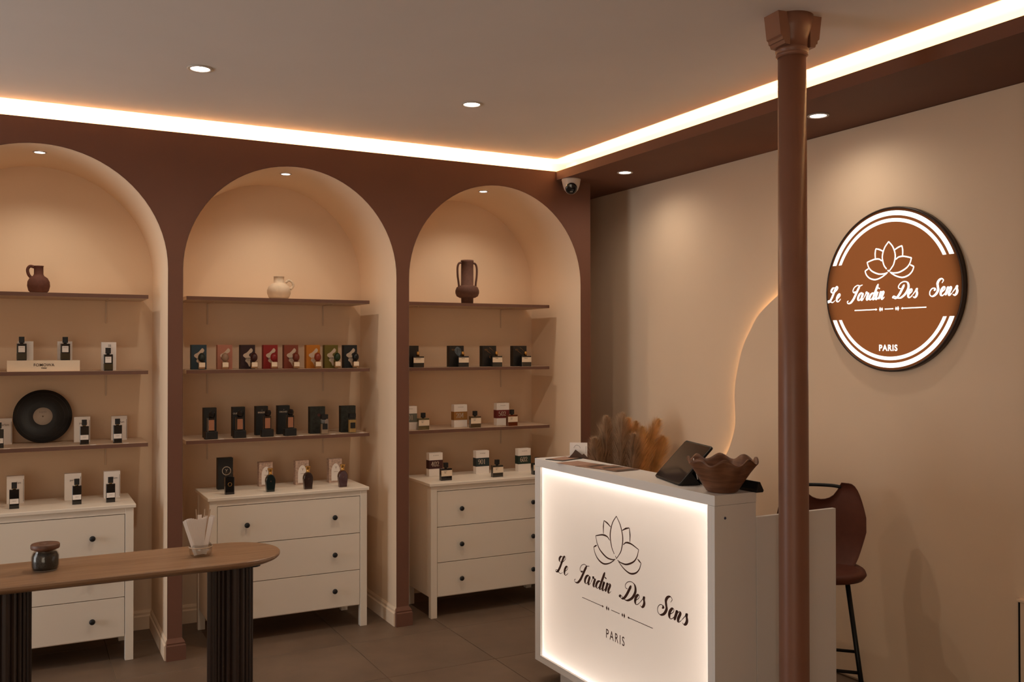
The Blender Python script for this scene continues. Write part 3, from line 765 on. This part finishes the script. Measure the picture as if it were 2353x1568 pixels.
# --- right alcove, lowest shelf and right dresser: numbered cartons and squat bottles
def numbered(label, x, y, z, num, band, bandn, h=.164, w=.104):
    b = pbox(label, x, y, z, w, h, M_CARD, .05, 0, 'white cartons with numbered bands')
    bd = obj('band', box_me(-w / 2 - .0006, w / 2 + .0006, -.0006, .0506, h * .32, h * .69), mat('band ' + bandn, band, .6), b)
    obj('lettering', digits_me(num, .034), M_PRINT, b, (-.006, -.0016, h * .42), FACE_FRONT)
    words(b, 'BON PARFUMEUR', .006, 0, h * .88, M_INK, xs=.9)
    return b
def squat(label, x, y, z, col, cn, num):
    b = bottle(label, x, y, z, .080, .036, .082, dark('perfume ' + cn, col, .1), ('block', .028, .038), M_BLACK, 0, 'squat bottles with black caps', .003, ('w', .0795, .030, .070), M_CREAM)
    words(b, num, .010, -.012, .050, M_INK, -.0198)
    words(b, 'PARFUM', .006, -.010, .061, M_INK, -.0198)
    return b
for bl, bxx, by, z, num, bc, bn, tl, btx, bty, tc, tn, num2 in (
    ('white carton with grey-green band 001, beside the pier', 2.412, 6.08, SZ[2], '001', (.15, .155, .125), 'grey green', 'squat pale bottle beside the 001 carton', 2.489, 6.01, (.13, .10, .045), 'pale', '001'),
    ('white carton with ochre band 204 on the right alcove lowest shelf', 2.812, 6.10, SZ[2], '204', (.33, .15, .035), 'ochre', 'squat bronze bottle beside the 204 carton', 2.892, 6.01, (.075, .045, .018), 'bronze', '204'),
    ('white carton with red band 502 on the right alcove lowest shelf', 3.168, 6.12, SZ[2], '502', (.16, .020, .018), 'red', 'squat amber bottle beside the 502 carton', 3.193, 6.01, (.13, .030, .010), 'amber', '502'),
    ('white carton with maroon band 402 on the right dresser', 2.583, 6.02, DH, '402', (.050, .012, .012), 'maroon', 'squat dark bottle beside the 402 carton', 2.562, 5.784, (.012, .009, .010), 'black', '402'),
    ('white carton with dark teal band 901 on the right dresser', 2.934, 5.987, DH, '901', (.018, .032, .036), 'teal', 'squat smoky bottle beside the 901 carton', 2.949, 5.771, (.035, .030, .024), 'smoky', '901'),
    ('white carton with dark green band 602 on the right dresser', 3.268, 5.969, DH, '602', (.016, .034, .024), 'green', 'squat green-black bottle beside the 602 carton, half behind the counter', 3.264, 5.755, (.010, .016, .014), 'green black', '602')):
    numbered(bl, bxx, by, z, num, bc, bn); squat(tl, btx, bty, z, tc, tn, num2)
# --- small cards lying at the shelf fronts
card_me = box_me(-.016, .016, -.012, .012, 0, .0012)
for x, y, lb in ((1.111, 6.005, 'right of the leftmost black bottle tray'), (1.286, 6.005, 'right of the second black bottle tray'), (1.465, 6.005, 'between the BREEZE and ORCHID bottles'), (1.616, 6.005, 'right of the ORCHID bottle tray'), (1.832, 6.005, 'beside the fifth carton bottle'), (2.030, 6.005, 'at the right end of the middle alcove lowest shelf'),
                 (-.075, 6.005, 'below the vinyl record, near the left picture edge'), (.374, 6.005, 'right of the bottle beside the vinyl record'), (.556, 6.02, 'at the right end of the left alcove lowest shelf')):
    tag(obj('tester_card', card_me, M_CARD, None, (x, y, SZ[2]), (0, 0, random.uniform(-.2, .2))), 'small white card ' + lb, 'card', 'white cards on the shelf fronts')

# ------------------------------------------------------------------ wooden table with fluted legs
M_TABLE = wood('table oak', (.24, .140, .080), (.34, .212, .125), (1.0, 16, 16), .38)
M_FLUTE = wood('dark stained wood', (.026, .014, .011), (.036, .020, .014), (14, 14, 1.2), .5)
TZ = .85
t = thing('console_table', 'long oak table with rounded end and two dark fluted legs', 'table', (.37, 4.43, 0))
HX, R = .715, .235
poly = []
for k in range(25):
    a = -PI / 2 + PI * k / 24; poly.append((HX - R + R * math.copysign(abs(math.cos(a)) ** .9, math.cos(a)), R * math.sin(a)))
for k in range(25):
    a = PI / 2 + PI * k / 24; poly.append((-HX + R - R * abs(math.cos(a)) ** .9, R * math.sin(a)))
def shrink(p, s):
    return [(x - math.copysign(min(abs(x), s), x) if abs(x) > HX - R else x, y * (R - s) / R) for x, y in p]
bm = bmesh.new(); rings = []
for s, z in ((.030, TZ - .034), (.010, TZ - .024), (.002, TZ - .016), (0, TZ - .012), (.0, TZ - .003), (.003, TZ)):
    rings.append([bm.verts.new((x, y, z)) for x, y in shrink(poly, s)])
n = len(poly)
for a, b in zip(rings, rings[1:]):
    for k in range(n): bm.faces.new((a[k], a[(k + 1) % n], b[(k + 1) % n], b[k]))
bm.faces.new(rings[0][::-1]); bm.faces.new(rings[-1])
obj('tabletop', bm_mesh(bm), M_TABLE, t)
def flute_leg():
    n = 26; pts = []
    for k in range(n):
        for j in range(6):
            a = 2 * PI * (k + j / 6) / n
            r = 1 + .10 * abs(math.sin(PI * (j / 6))) - .06
            pts.append((.092 * r * math.copysign(abs(math.cos(a)) ** .7, math.cos(a)), .135 * r * math.copysign(abs(math.sin(a)) ** .7, math.sin(a))))
    return prism_me(pts, 0, TZ - .046, 'z')
leg = flute_leg()
for lx in (.49, -.425):
    obj('leg', leg, M_FLUTE, t, (lx, 0, 0))
    obj('mounting_plate', prism_me(round_poly(.225, .30, .03), TZ - .047, TZ - .033, 'z'), M_BLACK, t, (lx, 0, 0))
# jar
t = thing('storage_jar', 'small glass jar of dark granules with round wooden lid on the table', 'jar', (.091, 4.45, TZ))
M_JAR = thin_glass('jar glass', (.90, .89, .87))
obj('glass', lathe_me([(0, .001), (.046, .001), (.053, .008), (.055, .020), (.055, .062), (.050, .076), (.044, .084), (.044, .092), (.041, .092), (.041, .084), (.047, .074), (.052, .060), (.052, .020), (.048, .006), (0, .005)], 36, cap=False), M_JAR, t)
obj('granules', lathe_me([(0, .006), (.047, .006), (.0515, .02), (.0515, .060), (.046, .074), (.02, .076), (0, .075)], 36), mat('dark granules', (.030, .027, .025), .35, noise=.8, nscale=300, bump=1.0, bscale=350), t)
obj('lid', lathe_me([(.040, .086), (.040, .092), (.055, .093), (.057, .098), (.057, .110), (.054, .114), (.012, .1135), (.010, .111), (0, .111)], 36), wood('walnut', (.085, .036, .020), (.150, .068, .040), (8, 8, 8), .5), t)
# glass with blotters
GX, GY = .727, 4.42
t = thing('glass_cup', 'clear ribbed glass cup holding white paper blotters on the table', 'cup', (GX, GY, TZ))
obj('glass', lathe_me([(0, .001), (.040, .001), (.048, .008), (.051, .022), (.050, .045), (.045, .056), (.0435, .056), (.047, .045), (.048, .022), (.045, .009), (0, .006)], 40, cap=False), M_JAR, t)
obj('cord', lathe_me([(.0505, .040), (.0525, .042), (.0525, .044), (.0505, .046)], 32, cap=False), mat('raffia', (.50, .40, .30), .8), t)
M_PAPER = mat('paper white', (.88, .83, .80), .8)
strip_me = box_me(-.0075, .0075, -.0004, .0004, 0, .172)
for k in range(11):
    f = k / 10
    o = obj('scent_blotter', strip_me, M_PAPER, None, (GX - .026 + .030 * f, GY - .024 + .0022 * k, TZ + .009), (math.radians(3), math.radians(-17 + 22 * f), math.radians(-18)))
    o.scale = (1, 1, .97 + .03 * math.sin(7 * f))
    tag(o, 'white paper blotter in the fanned bundle leaning left in the glass cup', 'blotter', 'fanned blotters in the glass cup')
for k, (dx, dy, a, h) in enumerate(((.020, -.014, 10, 1.0), (.022, .0, 12, 1.03), (.012, .012, 6, 1.0), (.020, .014, 13, .98), (.002, .022, 1, 1.02))):
    o = obj('scent_blotter', strip_me, M_PAPER, None, (GX + dx - .006, GY + dy, TZ + .009), (0, math.radians(a), math.radians(-20 + 8 * k)))
    o.scale = (1.3, 1, h)
    tag(o, 'white paper blotter standing loose on the right of the glass cup', 'blotter', 'loose blotters in the glass cup')
stick_me = box_me(-.0025, .0025, -.0012, .0012, 0, .205)
for dx, dy, a, sx, lb in ((.004, .004, 4, 1, 'left'), (.010, .010, 9, 1.6, 'right'), (-.006, .008, -4, .5, 'thinnest')):
    o = obj('wooden_stick', stick_me, mat('pale wood', (.50, .36, .25), .6), None, (GX + dx, GY + dy, TZ + .008), (0, math.radians(a), math.radians(-20)))
    o.scale = (sx, 1, 1)
    tag(o, '%s thin wooden stick rising above the blotters in the glass cup' % lb, 'stick', 'wooden sticks in the glass cup')

# ------------------------------------------------------------------ reception counter with light box front
CX0, CX1, CY0, CY1, CZ0, CZ1 = 2.484, 2.706, 2.932, 4.420, .103, 1.200
t = thing('reception_counter', 'white reception counter with lit front panel lettered Le Jardin Des Sens', 'counter', ((CX0 + CX1) / 2, (CY0 + CY1) / 2, 0))
ox, oy = -(CX0 + CX1) / 2, -(CY0 + CY1) / 2
def cpart(name, lst, m, bev=.0008):
    return obj(name, boxes_me([(a + ox, b + ox, c + oy, d + oy, e, f) for a, b, c, d, e, f in lst], bev), m, t)
cpart('top_slab', [(CX0, CX1, CY0, CY1, 1.158, CZ1)], M_CWHITE)
cpart('end_panel', [(CX0 + .0, CX1 - .001, CY0 + .001, CY0 + .018, CZ0, 1.157)], M_CWHITE)
cpart('end_panel', [(CX0 + .0, CX1 - .001, CY1 - .018, CY1 - .001, CZ0, 1.157)], M_CWHITE)
cpart('back_panel', [(CX1 - .019, CX1 - .001, CY0 + .018, CY1 - .018, CZ0, 1.157)], M_CWHITE)
cpart('bottom_panel', [(CX0 + .0, CX1 - .019, CY0 + .018, CY1 - .018, CZ0, CZ0 + .02)], M_CWHITE)
cpart('box_back', [(CX0 + .10, CX0 + .106, CY0 + .018, CY1 - .018, CZ0 + .02, 1.157)], M_CWHITE)
cpart('frame', [(CX0, CX0 + .014, CY0 + .018, CY0 + .046, CZ0 + .02, 1.157), (CX0, CX0 + .014, CY1 - .058, CY1 - .018, CZ0 + .02, 1.157), (CX0, CX0 + .014, CY0 + .046, CY1 - .058, CZ0 + .0201, CZ0 + .036)], M_CWHITE)
pan = obj('light_panel', box_me(CX0 + .016 + ox, CX0 + .0162 + ox, CY0 + .019 + oy, CY1 - .019 + oy, CZ0 + .021, 1.156), translucent('lit opal acrylic', (.70, .64, .58), (.92, .86, .80), .5), t)
# thin sheet so light passes one translucent layer
me = pan.data; bm = bmesh.new()
vv = [bm.verts.new((CX0 + .016 + ox, y + oy, z)) for y, z in ((CY0 + .019, CZ0 + .021), (CY1 - .019, CZ0 + .021), (CY1 - .019, 1.156), (CY0 + .019, 1.156))]
bm.faces.new(vv); bm.to_mesh(me); bm.free()
M_VINYLB = mat('brown vinyl lettering', (.055, .018, .010), .5)
px = CX0 + .0155 + ox
def on_panel(name, me, y, z): return obj(name, me, M_VINYLB, pan, (px, y + oy, z), FACE_LEFT)
on_panel('lotus_emblem', lotus_me(.404, .0042, .0115), 3.657, .800)
for me in script_words('Le Jardin Des Sens', .092, 1.085, .036, .150): on_panel('lettering', me, 3.672, .622)
on_panel('divider', divider_me(.590, .0016, .0125), 3.667, .545)
on_panel('lettering', text_me('PARIS', .062, .0004, 1.35, .80), 3.670, .402)
cpart('plinth', [(CX0 + .05, CX1 - .03, CY0 + .12, 4.235, 0, CZ0)], M_CWHITE)
obj('screw_cap', lathe_me([(.006, 0), (.005, .002), (0, .0025)], 14), mat('blue plastic', (.05, .06, .12), .5), t, (CX0 + .055 + ox, CY0 + .001 + oy, 1.105), FACE_FRONT)
BC = (1.0, .90, .82)
xi = CX0 + .030
yl, zl = CY1 - CY0 - .05, 1.157 - CZ0 - .05
ym, zm = (CY0 + CY1) / 2, (CZ0 + 1.157) / 2
area('box_strip_top', (xi, ym, 1.154), (0, 0, 0), .012, yl, L_BOX * yl, BC)
area('box_strip_bottom', (xi, ym, CZ0 + .024), (PI, 0, 0), .012, yl, L_BOX * yl, BC)
area('box_strip_near', (xi, CY0 + .022, zm), (math.radians(90), 0, 0), .012, zl, L_BOX * zl, BC)
area('box_strip_far', (xi, CY1 - .022, zm), (math.radians(-90), 0, 0), .012, zl, L_BOX * zl, BC)
area('box_back_glow', (CX0 + .099, ym, zm), (0, math.radians(90), 0), zl, yl, L_BOXBACK, BC)
# lower desk behind it
t = thing('reception_desk', 'lower white desk side panel joined to the counter, behind the column', 'desk', (2.94, 3.6, 0))
def dpart(name, b, m=M_CWHITE): return obj(name, boxes_me([(b[0] - 2.94, b[1] - 2.94, b[2] - 3.6, b[3] - 3.6, b[4], b[5])], .001), m, t)
dpart('side_panel', (2.708, 3.166, 2.932, 2.952, 0, 1.095))
dpart('side_panel', (2.708, 3.166, 4.398, 4.418, 0, 1.095))
dpart('worktop', (2.708, 3.160, 2.953, 4.397, .90, .935))
dpart('back_board', (2.708, 2.722, 2.953, 4.397, .10, .899))

# ------------------------------------------------------------------ things on the counter
t = thing('tablet', 'black tablet leaning in its folding case on the counter', 'tablet', (2.565, 3.352, CZ1))
bdir = Vector((-.271, -.963, 0)); ndir = Vector((.963, -.271, 0))
slope = (ndir * .157 + Vector((0, 0, .163))).normalized(); nrm = bdir.cross(slope).normalized()
if nrm.z < 0: nrm = -nrm
rotm = Matrix((bdir, slope, nrm)).transposed().to_4x4()
W2, HH = .147, .226
def tab_part(name, me, m, par=None):
    o = obj(name, me, m, par or t)
    if par is None: o.matrix_local = Matrix.Translation((0, 0, .003)) @ rotm
    return o
me = prism_me([(x, y + HH / 2) for x, y in round_poly(W2 * 2, HH, .014, 6)], -.006, .005, 'z', .002)
body = tab_part('case', me, M_BLACK)
obj('screen', prism_me([(x, y + HH / 2) for x, y in round_poly(W2 * 2 - .016, HH - .016, .008, 6)], .0052, .0058, 'z'), mat('dark screen', (.020, .020, .021), .06), body)
fl = []
mid = slope * .10 + Vector((0, 0, -.004)); foot = ndir * .104 + Vector((0, 0, .003))
bm = bmesh.new()
A = [bm.verts.new(mid + bdir * s * .140 + o) for s in (-1, 1) for o in (Vector((0, 0, 0)), Vector((.004, 0, -.003)))]
B = [bm.verts.new(foot + bdir * s * .140 + o) for s in (-1, 1) for o in (Vector((0, 0, 0)), Vector((.005, 0, 0)))]
for f in ((A[0], A[2], B[2], B[0]), (A[1], B[1], B[3], A[3]), (A[0], B[0], B[1], A[1]), (A[2], A[3], B[3], B[2]), (A[0], A[1], A[3], A[2]), (B[0], B[2], B[3], B[1])): bm.faces.new(f)
obj('stand_flap', bm_mesh(bm), M_BLACK, t)
bm = bmesh.new()
tri = [bdir * .143 + ndir * .004 + Vector((0, 0, .004)), bdir * .143 + ndir * .100 + Vector((0, 0, .001)), bdir * .143 + slope * .082 + Vector((0, 0, -.003))]
a = [bm.verts.new(v) for v in tri]; b = [bm.verts.new(v - bdir * .004) for v in tri]
bm.faces.new(a); bm.faces.new(b[::-1])
for i in range(3): bm.faces.new((a[i], b[i], b[(i + 1) % 3], a[(i + 1) % 3]))
obj('side_gusset', bm_mesh(bm), M_BLACK, t)
t = thing('wedge_stand', 'black wedge-shaped stand lying behind the wooden bowl', 'stand', (2.690, 3.09, CZ1))
obj('wedge', prism_me([(0, 0), (.034, 0), (.038, .008), (.018, .044), (.010, .044), (0, .012)], -.180, .18, 'y', .002), M_BLACK, t)
M_BOWL = wood('acacia', (.115, .046, .022), (.235, .105, .052), (2.5, 2.5, 18), .5)
t = thing('bowl', 'wooden bowl with wavy rim on the near end of the counter', 'bowl', (2.590, 3.010, CZ1))
def wavy(a, i, r, z):
    w = max(0, (z - .055) / .085) ** 1.3
    s = math.sin(8 * a + .4)
    return r * (1 + .035 * w * math.cos(8 * a + 1.2)), z + .014 * w * s
obj('shell', lathe_me([(0, 0), (.058, 0), (.066, .006), (.088, .040), (.116, .085), (.138, .122), (.146, .134), (.138, .134), (.128, .118), (.104, .080), (.076, .036), (.05, .012), (0, .010)], 96, mod=wavy, cap=False), M_BOWL, t)
o = obj('white_stick', tube_me([(0, 0, 0), (0, 0, .10)], .0022, 8), M_PAPER, None, (2.504, 3.062, CZ1 + .05), (math.radians(10), math.radians(-22), 0))
tag(o, 'thin white stick standing in the wooden bowl', 'stick')
# leaflets and card holder at the far end
M_LEAF1 = mat('rose leaflet', (.34, .20, .15), .5, noise=.25, nscale=22)
M_LEAF2 = mat('brown leaflet', (.24, .13, .085), .5, noise=.4, nscale=16)
t = thing('leaflet', 'dark-edged leaflet at the far end of the counter', 'leaflet', (2.598, 4.300, CZ1), math.radians(20))
obj('sheet', box_me(-.085, .085, -.060, .060, 0, .003), M_KBOX, t); obj('print', box_me(-.068, .075, -.045, .052, .003, .0036), M_LEAF1, t)
for k, (x, y, rz, lb) in enumerate(((2.560, 4.085, 8, 'rose leaflet nearest the card holder on the counter'), (2.585, 3.930, 14, 'brown leaflet between two others on the counter'), (2.610, 3.830, 6, 'dark striped leaflet in the middle of the counter'))):
    t = thing('leaflet', lb, 'leaflet', (x, y, CZ1 + .0011 * k), math.radians(rz))
    obj('sheet', box_me(-.075, .075, -.100, .100, 0, .001), (M_LEAF1, M_LEAF2, M_LEAF2)[k], t)
    if k: obj('print', boxes_me([(-.06, .06, -.09, -.062, .001, .0013), (-.05, .07, .02, .045, .001, .0013)]), M_KBOX, t)
t = thing('card_holder', 'brown mountain-shaped card holder at the far end of the counter', 'card holder', (2.690, 4.300, CZ1), math.radians(-35))
M_WALN = wood('dark walnut', (.070, .030, .018), (.11, .05, .03), (6, 6, 6), .5)
obj('front', prism_me([(-.055, 0), (.055, 0), (.030, .026), (.020, .020), (.008, .030), (-.016, .048), (-.030, .028)], -.012, -.006, 'y'), M_WALN, t)
obj('base', box_me(-.055, .055, -.006, .014, 0, .006), M_WALN, t)
o = obj('business_card', box_me(-.048, .048, 0, .004, 0, .078, .0004, 1), M_PAPER, None, (2.6925, 4.3035, CZ1 + .0066), (math.radians(-8), 0, math.radians(-35)))
tag(o, 'white business cards standing in the mountain-shaped holder', 'card')
bm = bmesh.new(); ribbon(bm, catmull([(-.02, .050, 0), (-.008, .064, 0), (.008, .060, 0), (.016, .048, 0)], 5), lambda t, u: .0014)
obj('arc_print', bm_mesh(bm), M_INK, o, (-.006, -.0006, 0), FACE_FRONT)
obj('side_print', text_me('~~~~', .016), M_INK, o, (.036, -.0006, .04), (math.radians(90), math.radians(90), 0))

# ------------------------------------------------------------------ pampas grass behind the counter
M_PAMP = mat('pampas golden lit', (.72, .46, .21), .8, noise=.25, nscale=12)  # right-hand plumes: the glow falling on them is put into the colour
M_PAMP2 = mat('pampas dusky shaded', (.52, .36, .23), .8, noise=.25, nscale=12)  # left-hand plumes, painted darker as the less lit side
t = thing('floor_vase', 'tall floor vase behind the counter that holds the pampas grass', 'vase', (3.62, 5.18, 0))
obj('body', lathe_me([(.07, 0), (.10, .05), (.115, .20), (.10, .38), (.06, .50), (.05, .56), (.06, .60), (.052, .60), (.045, .55), (.055, .49)], 32, cap=True), M_CLAY, t)
def plume(seed, base, tip, rad):
    rnd = random.Random(seed); base, tip = Vector(base), Vector(tip); ax = tip - base; L = ax.length
    bend = Vector((rnd.uniform(-.03, .03), rnd.uniform(-.03, .03), 0))
    def pos(u): return base + ax * u + bend * math.sin(u * PI)
    bm = bmesh.new()
    for k in range(3600):
        u = rnd.random() ** .8; p = pos(u); d = (pos(min(1, u + .02)) - pos(max(0, u - .02))).normalized()
        ang = rnd.uniform(0, 2 * PI); s = (d.cross(Vector((math.cos(ang), math.sin(ang), .2))).normalized() + Vector((rnd.uniform(-.3, .3), rnd.uniform(-.3, .3), rnd.uniform(-.3, .3)))).normalized()
        env = math.sin(PI * min(1, .12 + u * .9)) ** .7
        ln = rad * 1.15 * env * rnd.uniform(.6, 1.4); w = .0007
        q = p + s * ln * .55 + d * ln * .75; e = q + s * ln * .30 + d * ln * .55 + Vector((0, 0, -ln * .12))
        side = d.cross(s) * w
        v = [bm.verts.new(c) for c in (p - side, p + side, q + side * .8, q - side * .8)]; v2 = bm.verts.new(e)
        bm.faces.new(v); bm.faces.new((v[3], v[2], v2))
    me = bpy.data.meshes.new('plume'); bm.to_mesh(me); bm.free(); return me
g = thing('pampas_grass', 'bunch of dried golden pampas plumes rising behind the counter', 'dried grass', (3.62, 5.18, .56))
for k, (bx_, by_, tx, ty, tz, r, m) in enumerate(((-.10, .02, -.14, .03, .78, .075, M_PAMP2), (-.06, -.02, -.05, -.03, .80, .08, M_PAMP2), (-.16, .0, -.24, .02, .63, .07, M_PAMP2), (0, .02, .02, .0, .76, .075, M_PAMP), (.05, -.02, .10, -.05, .70, .075, M_PAMP), (.10, -.02, .22, -.08, .75, .085, M_PAMP), (.14, .0, .27, -.06, .62, .08, M_PAMP), (-.02, -.06, -.02, -.12, .66, .075, M_PAMP2), (.06, .06, .13, .06, .73, .07, M_PAMP))):
    b0 = (bx_ * 1.2, by_ * 1.2, .26)
    p = obj('plume', plume(k + 3, b0, (tx, ty, tz + .02), r), m, g); p['kind'] = 'stuff'
    obj('stem', tube_me([(bx_ * .2, by_ * .2, .0), (bx_ * .7, by_ * .7, .15), b0], .002, 6), m, p)

# ------------------------------------------------------------------ cast iron column
COLX, COLY = 2.775, 2.790
M_COL = mat('brown column paint', (0.24, 0.112, 0.072), 0.38, noise=.05, nscale=8, bump=.05, bscale=60)
t = thing('column', 'slim round brown iron column with flared capital in front of the counter', 'column', (COLX, COLY, 0))
obj('shaft', lathe_me([(.064, 0), (.064, .04), (.0595, .06), (.0595, 1.5), (.0560, 3.0)], 40), M_COL, t)
obj('neck_ring', lathe_me([(.057, 2.985), (.064, 2.990), (.064, 2.998), (.058, 3.002), (.066, 3.008), (.066, 3.016), (.060, 3.022)], 40, cap=False), M_COL, t)
obj('capital', lathe_me([(.060, 3.02), (.064, 3.06), (.076, 3.10), (.085, ZC)], 40), M_COL, t)
for s in (-1, 1):
    obj('bracket', prism_me([(s * .05, 3.02), (s * .075, 3.022), (s * .080, 3.035), (s * .086, 3.037), (s * .088, 3.050), (s * .096, 3.056), (s * .108, ZC), (s * .05, ZC)], -.052, .040, 'y', .001), M_COL, t, rot=(0, 0, math.radians(-6)))

# ------------------------------------------------------------------ round lit sign
SX, SY, SZc, SR = 3.956, 3.300, 2.104, .426
t = thing('round_sign', 'round brown illuminated wall sign lettered Le Jardin Des Sens Paris', 'sign', (3.985, SY, SZc))
dx = SX - 3.985
rot_face = (0, math.radians(-90), 0)
obj('rim', lathe_me([(SR, .0005), (SR, .028), (SR - .004, .032), (SR - .010, .0315), (SR - .010, .0005)], 96, cap=True), mat('sign rim', (.035, .018, .013), .35), t, rot=rot_face)
obj('back_plate', lathe_me([(0, .0006), (SR - .011, .0006), (SR - .011, .002), (0, .002)], 96, cap=False), M_CWHITE, t, rot=rot_face)
# single translucent sheet for the face
def disc_sheet(r, n=96):
    return new_mesh('disc', [(r * math.cos(2 * PI * k / n), r * math.sin(2 * PI * k / n), 0) for k in range(n)], [tuple(range(n))])
fc = obj('face', disc_sheet(SR - .010), translucent('lit brown acrylic', (.13, .055, .030), (.42, .17, .065), .5), t, (-.029, 0, 0), rot_face)
t2 = fc
def on_sign(name, me, y, z):
    return obj(name, me, M_SIGNW, t, (-.0305, y - SY, z - SZc), FACE_LEFT)
def arc_me(r0, r1, zcut, top):
    a0 = math.asin(zcut / r0); bm = bmesh.new(); n = 48; pv = None
    for k in range(n + 1):
        f = k / n
        o, i = [], []
        for r in (r0, r1):
            aa = math.asin(min(1, zcut / r)); a = aa + (PI - 2 * aa) * f
            o.append(bm.verts.new((r * math.cos(a), r * math.sin(a) * (1 if top else -1), 0)))
        if pv: bm.faces.new((pv[0], pv[1], o[1], o[0]))
        pv = o
    return bm_mesh(bm)
for top in (True, False):
    for r0, r1 in ((.405, .381), (.366, .348)):
        on_sign('arc', arc_me(r0, r1, .150, top), SY, SZc)
on_sign('lotus_emblem', lotus_me(.311, .0062, .0082), 3.303, 2.196)
for me in script_words('Le Jardin Des Sens', .080, .800, .066, .155): on_sign('lettering', me, 3.308, 2.056)
on_sign('divider', divider_me(.446, .0026, .0125), 3.303, 2.003)
on_sign('lettering', text_me('PARIS', .044, .0012, 1.15, .95), 3.310, 1.787)
for dd, pw in ((.80, .30), (.68, .18), (.56, .15), (.44, .12), (.32, .09), (.20, .05)):
    area('sign_light', (3.9825, SY, SZc - .03 * (1 - dd)), (0, math.radians(90), 0), dd, dd, L_SIGN * pw, (1.0, .80, .58), shape='DISK')

# ------------------------------------------------------------------ security camera under the soffit
t = thing('security_camera', 'small white dome security camera under the brown soffit corner', 'camera', (3.425, 5.565, ZS))
obj('base', lathe_me([(.0, 0), (.066, 0), (.068, -.006), (.066, -.012), (.058, -.05), (.048, -.078), (.030, -.092), (0, -.096)], 36), mat('camera white', (.62, .54, .48), .45), t)
dirc = Vector((-.48, -.80, -.36)).normalized()
q = dirc.to_track_quat('Z', 'Y').to_euler()
obj('ball', lathe_me([(.043, -.02), (.046, 0), (.043, .012), (.037, .018)], 32, cap=False), mat('camera white', (.62, .54, .48), .45), t, Vector((0, 0, -.056)) + dirc * .034, q)
ln = obj('lens', lathe_me([(0, .012), (.036, .014), (.041, .016), (.041, .019), (.030, .024), (0, .026)], 32), M_GLOSSB, t, Vector((0, 0, -.056)) + dirc * .034, q)
obj('window', box_me(-.010, .010, -.024, -.018, .0235, .0265), mat('lens grey', (.28, .24, .20), .3), ln)

# ------------------------------------------------------------------ bar stool
M_RUST = mat('rust leather', (.110, .030, .016), .62, noise=.08, nscale=30, bump=.1, bscale=200)
F = Vector((-.72, -.69, 0)); rz = math.atan2(F.y, F.x) + PI / 2      # local -Y looks along F
t = thing('bar_stool', 'rust-brown bar stool with cut-out backrest handle behind the desk', 'stool', (3.51, 3.345, 0), rz)
def back_me():
    n = 33; vs, fs = [], []; rows_ = 9
    for k in range(n):
        u = -1 + 2 * k / (n - 1); x = .215 * math.sin(u * PI / 2 * .985)
        au = abs(x) / .215
        zt = .41 - .16 * max(0, (au - .62) / .38) ** 2.6
        if abs(x) < .088: zt = .405 - .085 * math.sqrt(max(0, 1 - (x / .088) ** 2)) - .0
        zb = -.02 + (.0 if au < .52 else .20 * ((au - .52) / .48) ** 2.2)
        for j in range(rows_):
            z = zb + (zt - zb) * j / (rows_ - 1)
            y = .155 + .10 * z - .10 * (x / .215) ** 2 * .8 - (.05 * max(0, .1 - z) / .1)
            vs.append((x, y, .70 + z))
    for k in range(n - 1):
        for j in range(rows_ - 1):
            a = k * rows_ + j; fs.append((a, a + 1, a + rows_ + 1, a + rows_))
    m = len(vs); vs += [(x, y + .018, z) for x, y, z in vs]
    fs += [tuple(i + m for i in f[::-1]) for f in fs]
    border = [k * rows_ for k in range(n)] + [(n - 1) * rows_ + j for j in range(1, rows_)] + [k * rows_ + rows_ - 1 for k in range(n - 2, -1, -1)] + [j for j in range(rows_ - 2, 0, -1)]
    for i in range(len(border)):
        a, b = border[i], border[(i + 1) % len(border)]; fs.append((a, a + m, b + m, b))
    return new_mesh('back', vs, fs, True)
obj('backrest', back_me(), M_RUST, t)
def seat_me():
    n = 40
    return lathe_me([(0, .655), (.13, .655), (.185, .668), (.20, .690), (.195, .705), (.16, .708), (.08, .700), (0, .698)], n, mod=lambda a, i, r, z: (r * (1 + .06 * math.cos(2 * a)), z + .02 * max(0, math.sin(a)) * (r / .2) ** 2))
obj('seat', seat_me(), M_RUST, t)
obj('handle_bar', tube_me(catmull([(-.10, .183, 1.088), (-.05, .188, 1.094), (.05, .188, 1.094), (.10, .183, 1.088)], 5), .009), M_BLACKM, t)
feet = {}
for sx in (-1, 1):
    for sy in (-1, 1):
        top, ft = Vector((sx * .12, sy * .11, .66)), Vector((sx * .205, sy * .195, 0))
        obj('leg', tube_me([top, ft], .012), M_BLACKM, t)
        feet[(sx, sy)] = ft + (top - ft) * (.26 / .66)
for a, b in (((-1, -1), (1, -1)), ((1, -1), (1, 1)), ((1, 1), (-1, 1)), ((-1, 1), (-1, -1))):
    obj('foot_rail', tube_me([feet[a], feet[b]], .008), M_BLACKM, t)

# ------------------------------------------------------------------ pale panel low on the right wall
t = thing('wall_panel', 'pale panel with dark edge low on the right wall, cut by the picture edge', 'panel', (3.985, 2.268, 0))
obj('body', box_me(-.030, 0, -.32, .335, .14, .66, .002), M_BEIGE, t)
obj('cap', box_me(-.036, 0, -.33, .350, .66, .672, .002), M_BEIGE, t)
obj('edge', box_me(-.031, -.004, .336, .343, .14, .658), M_BLACK, t)
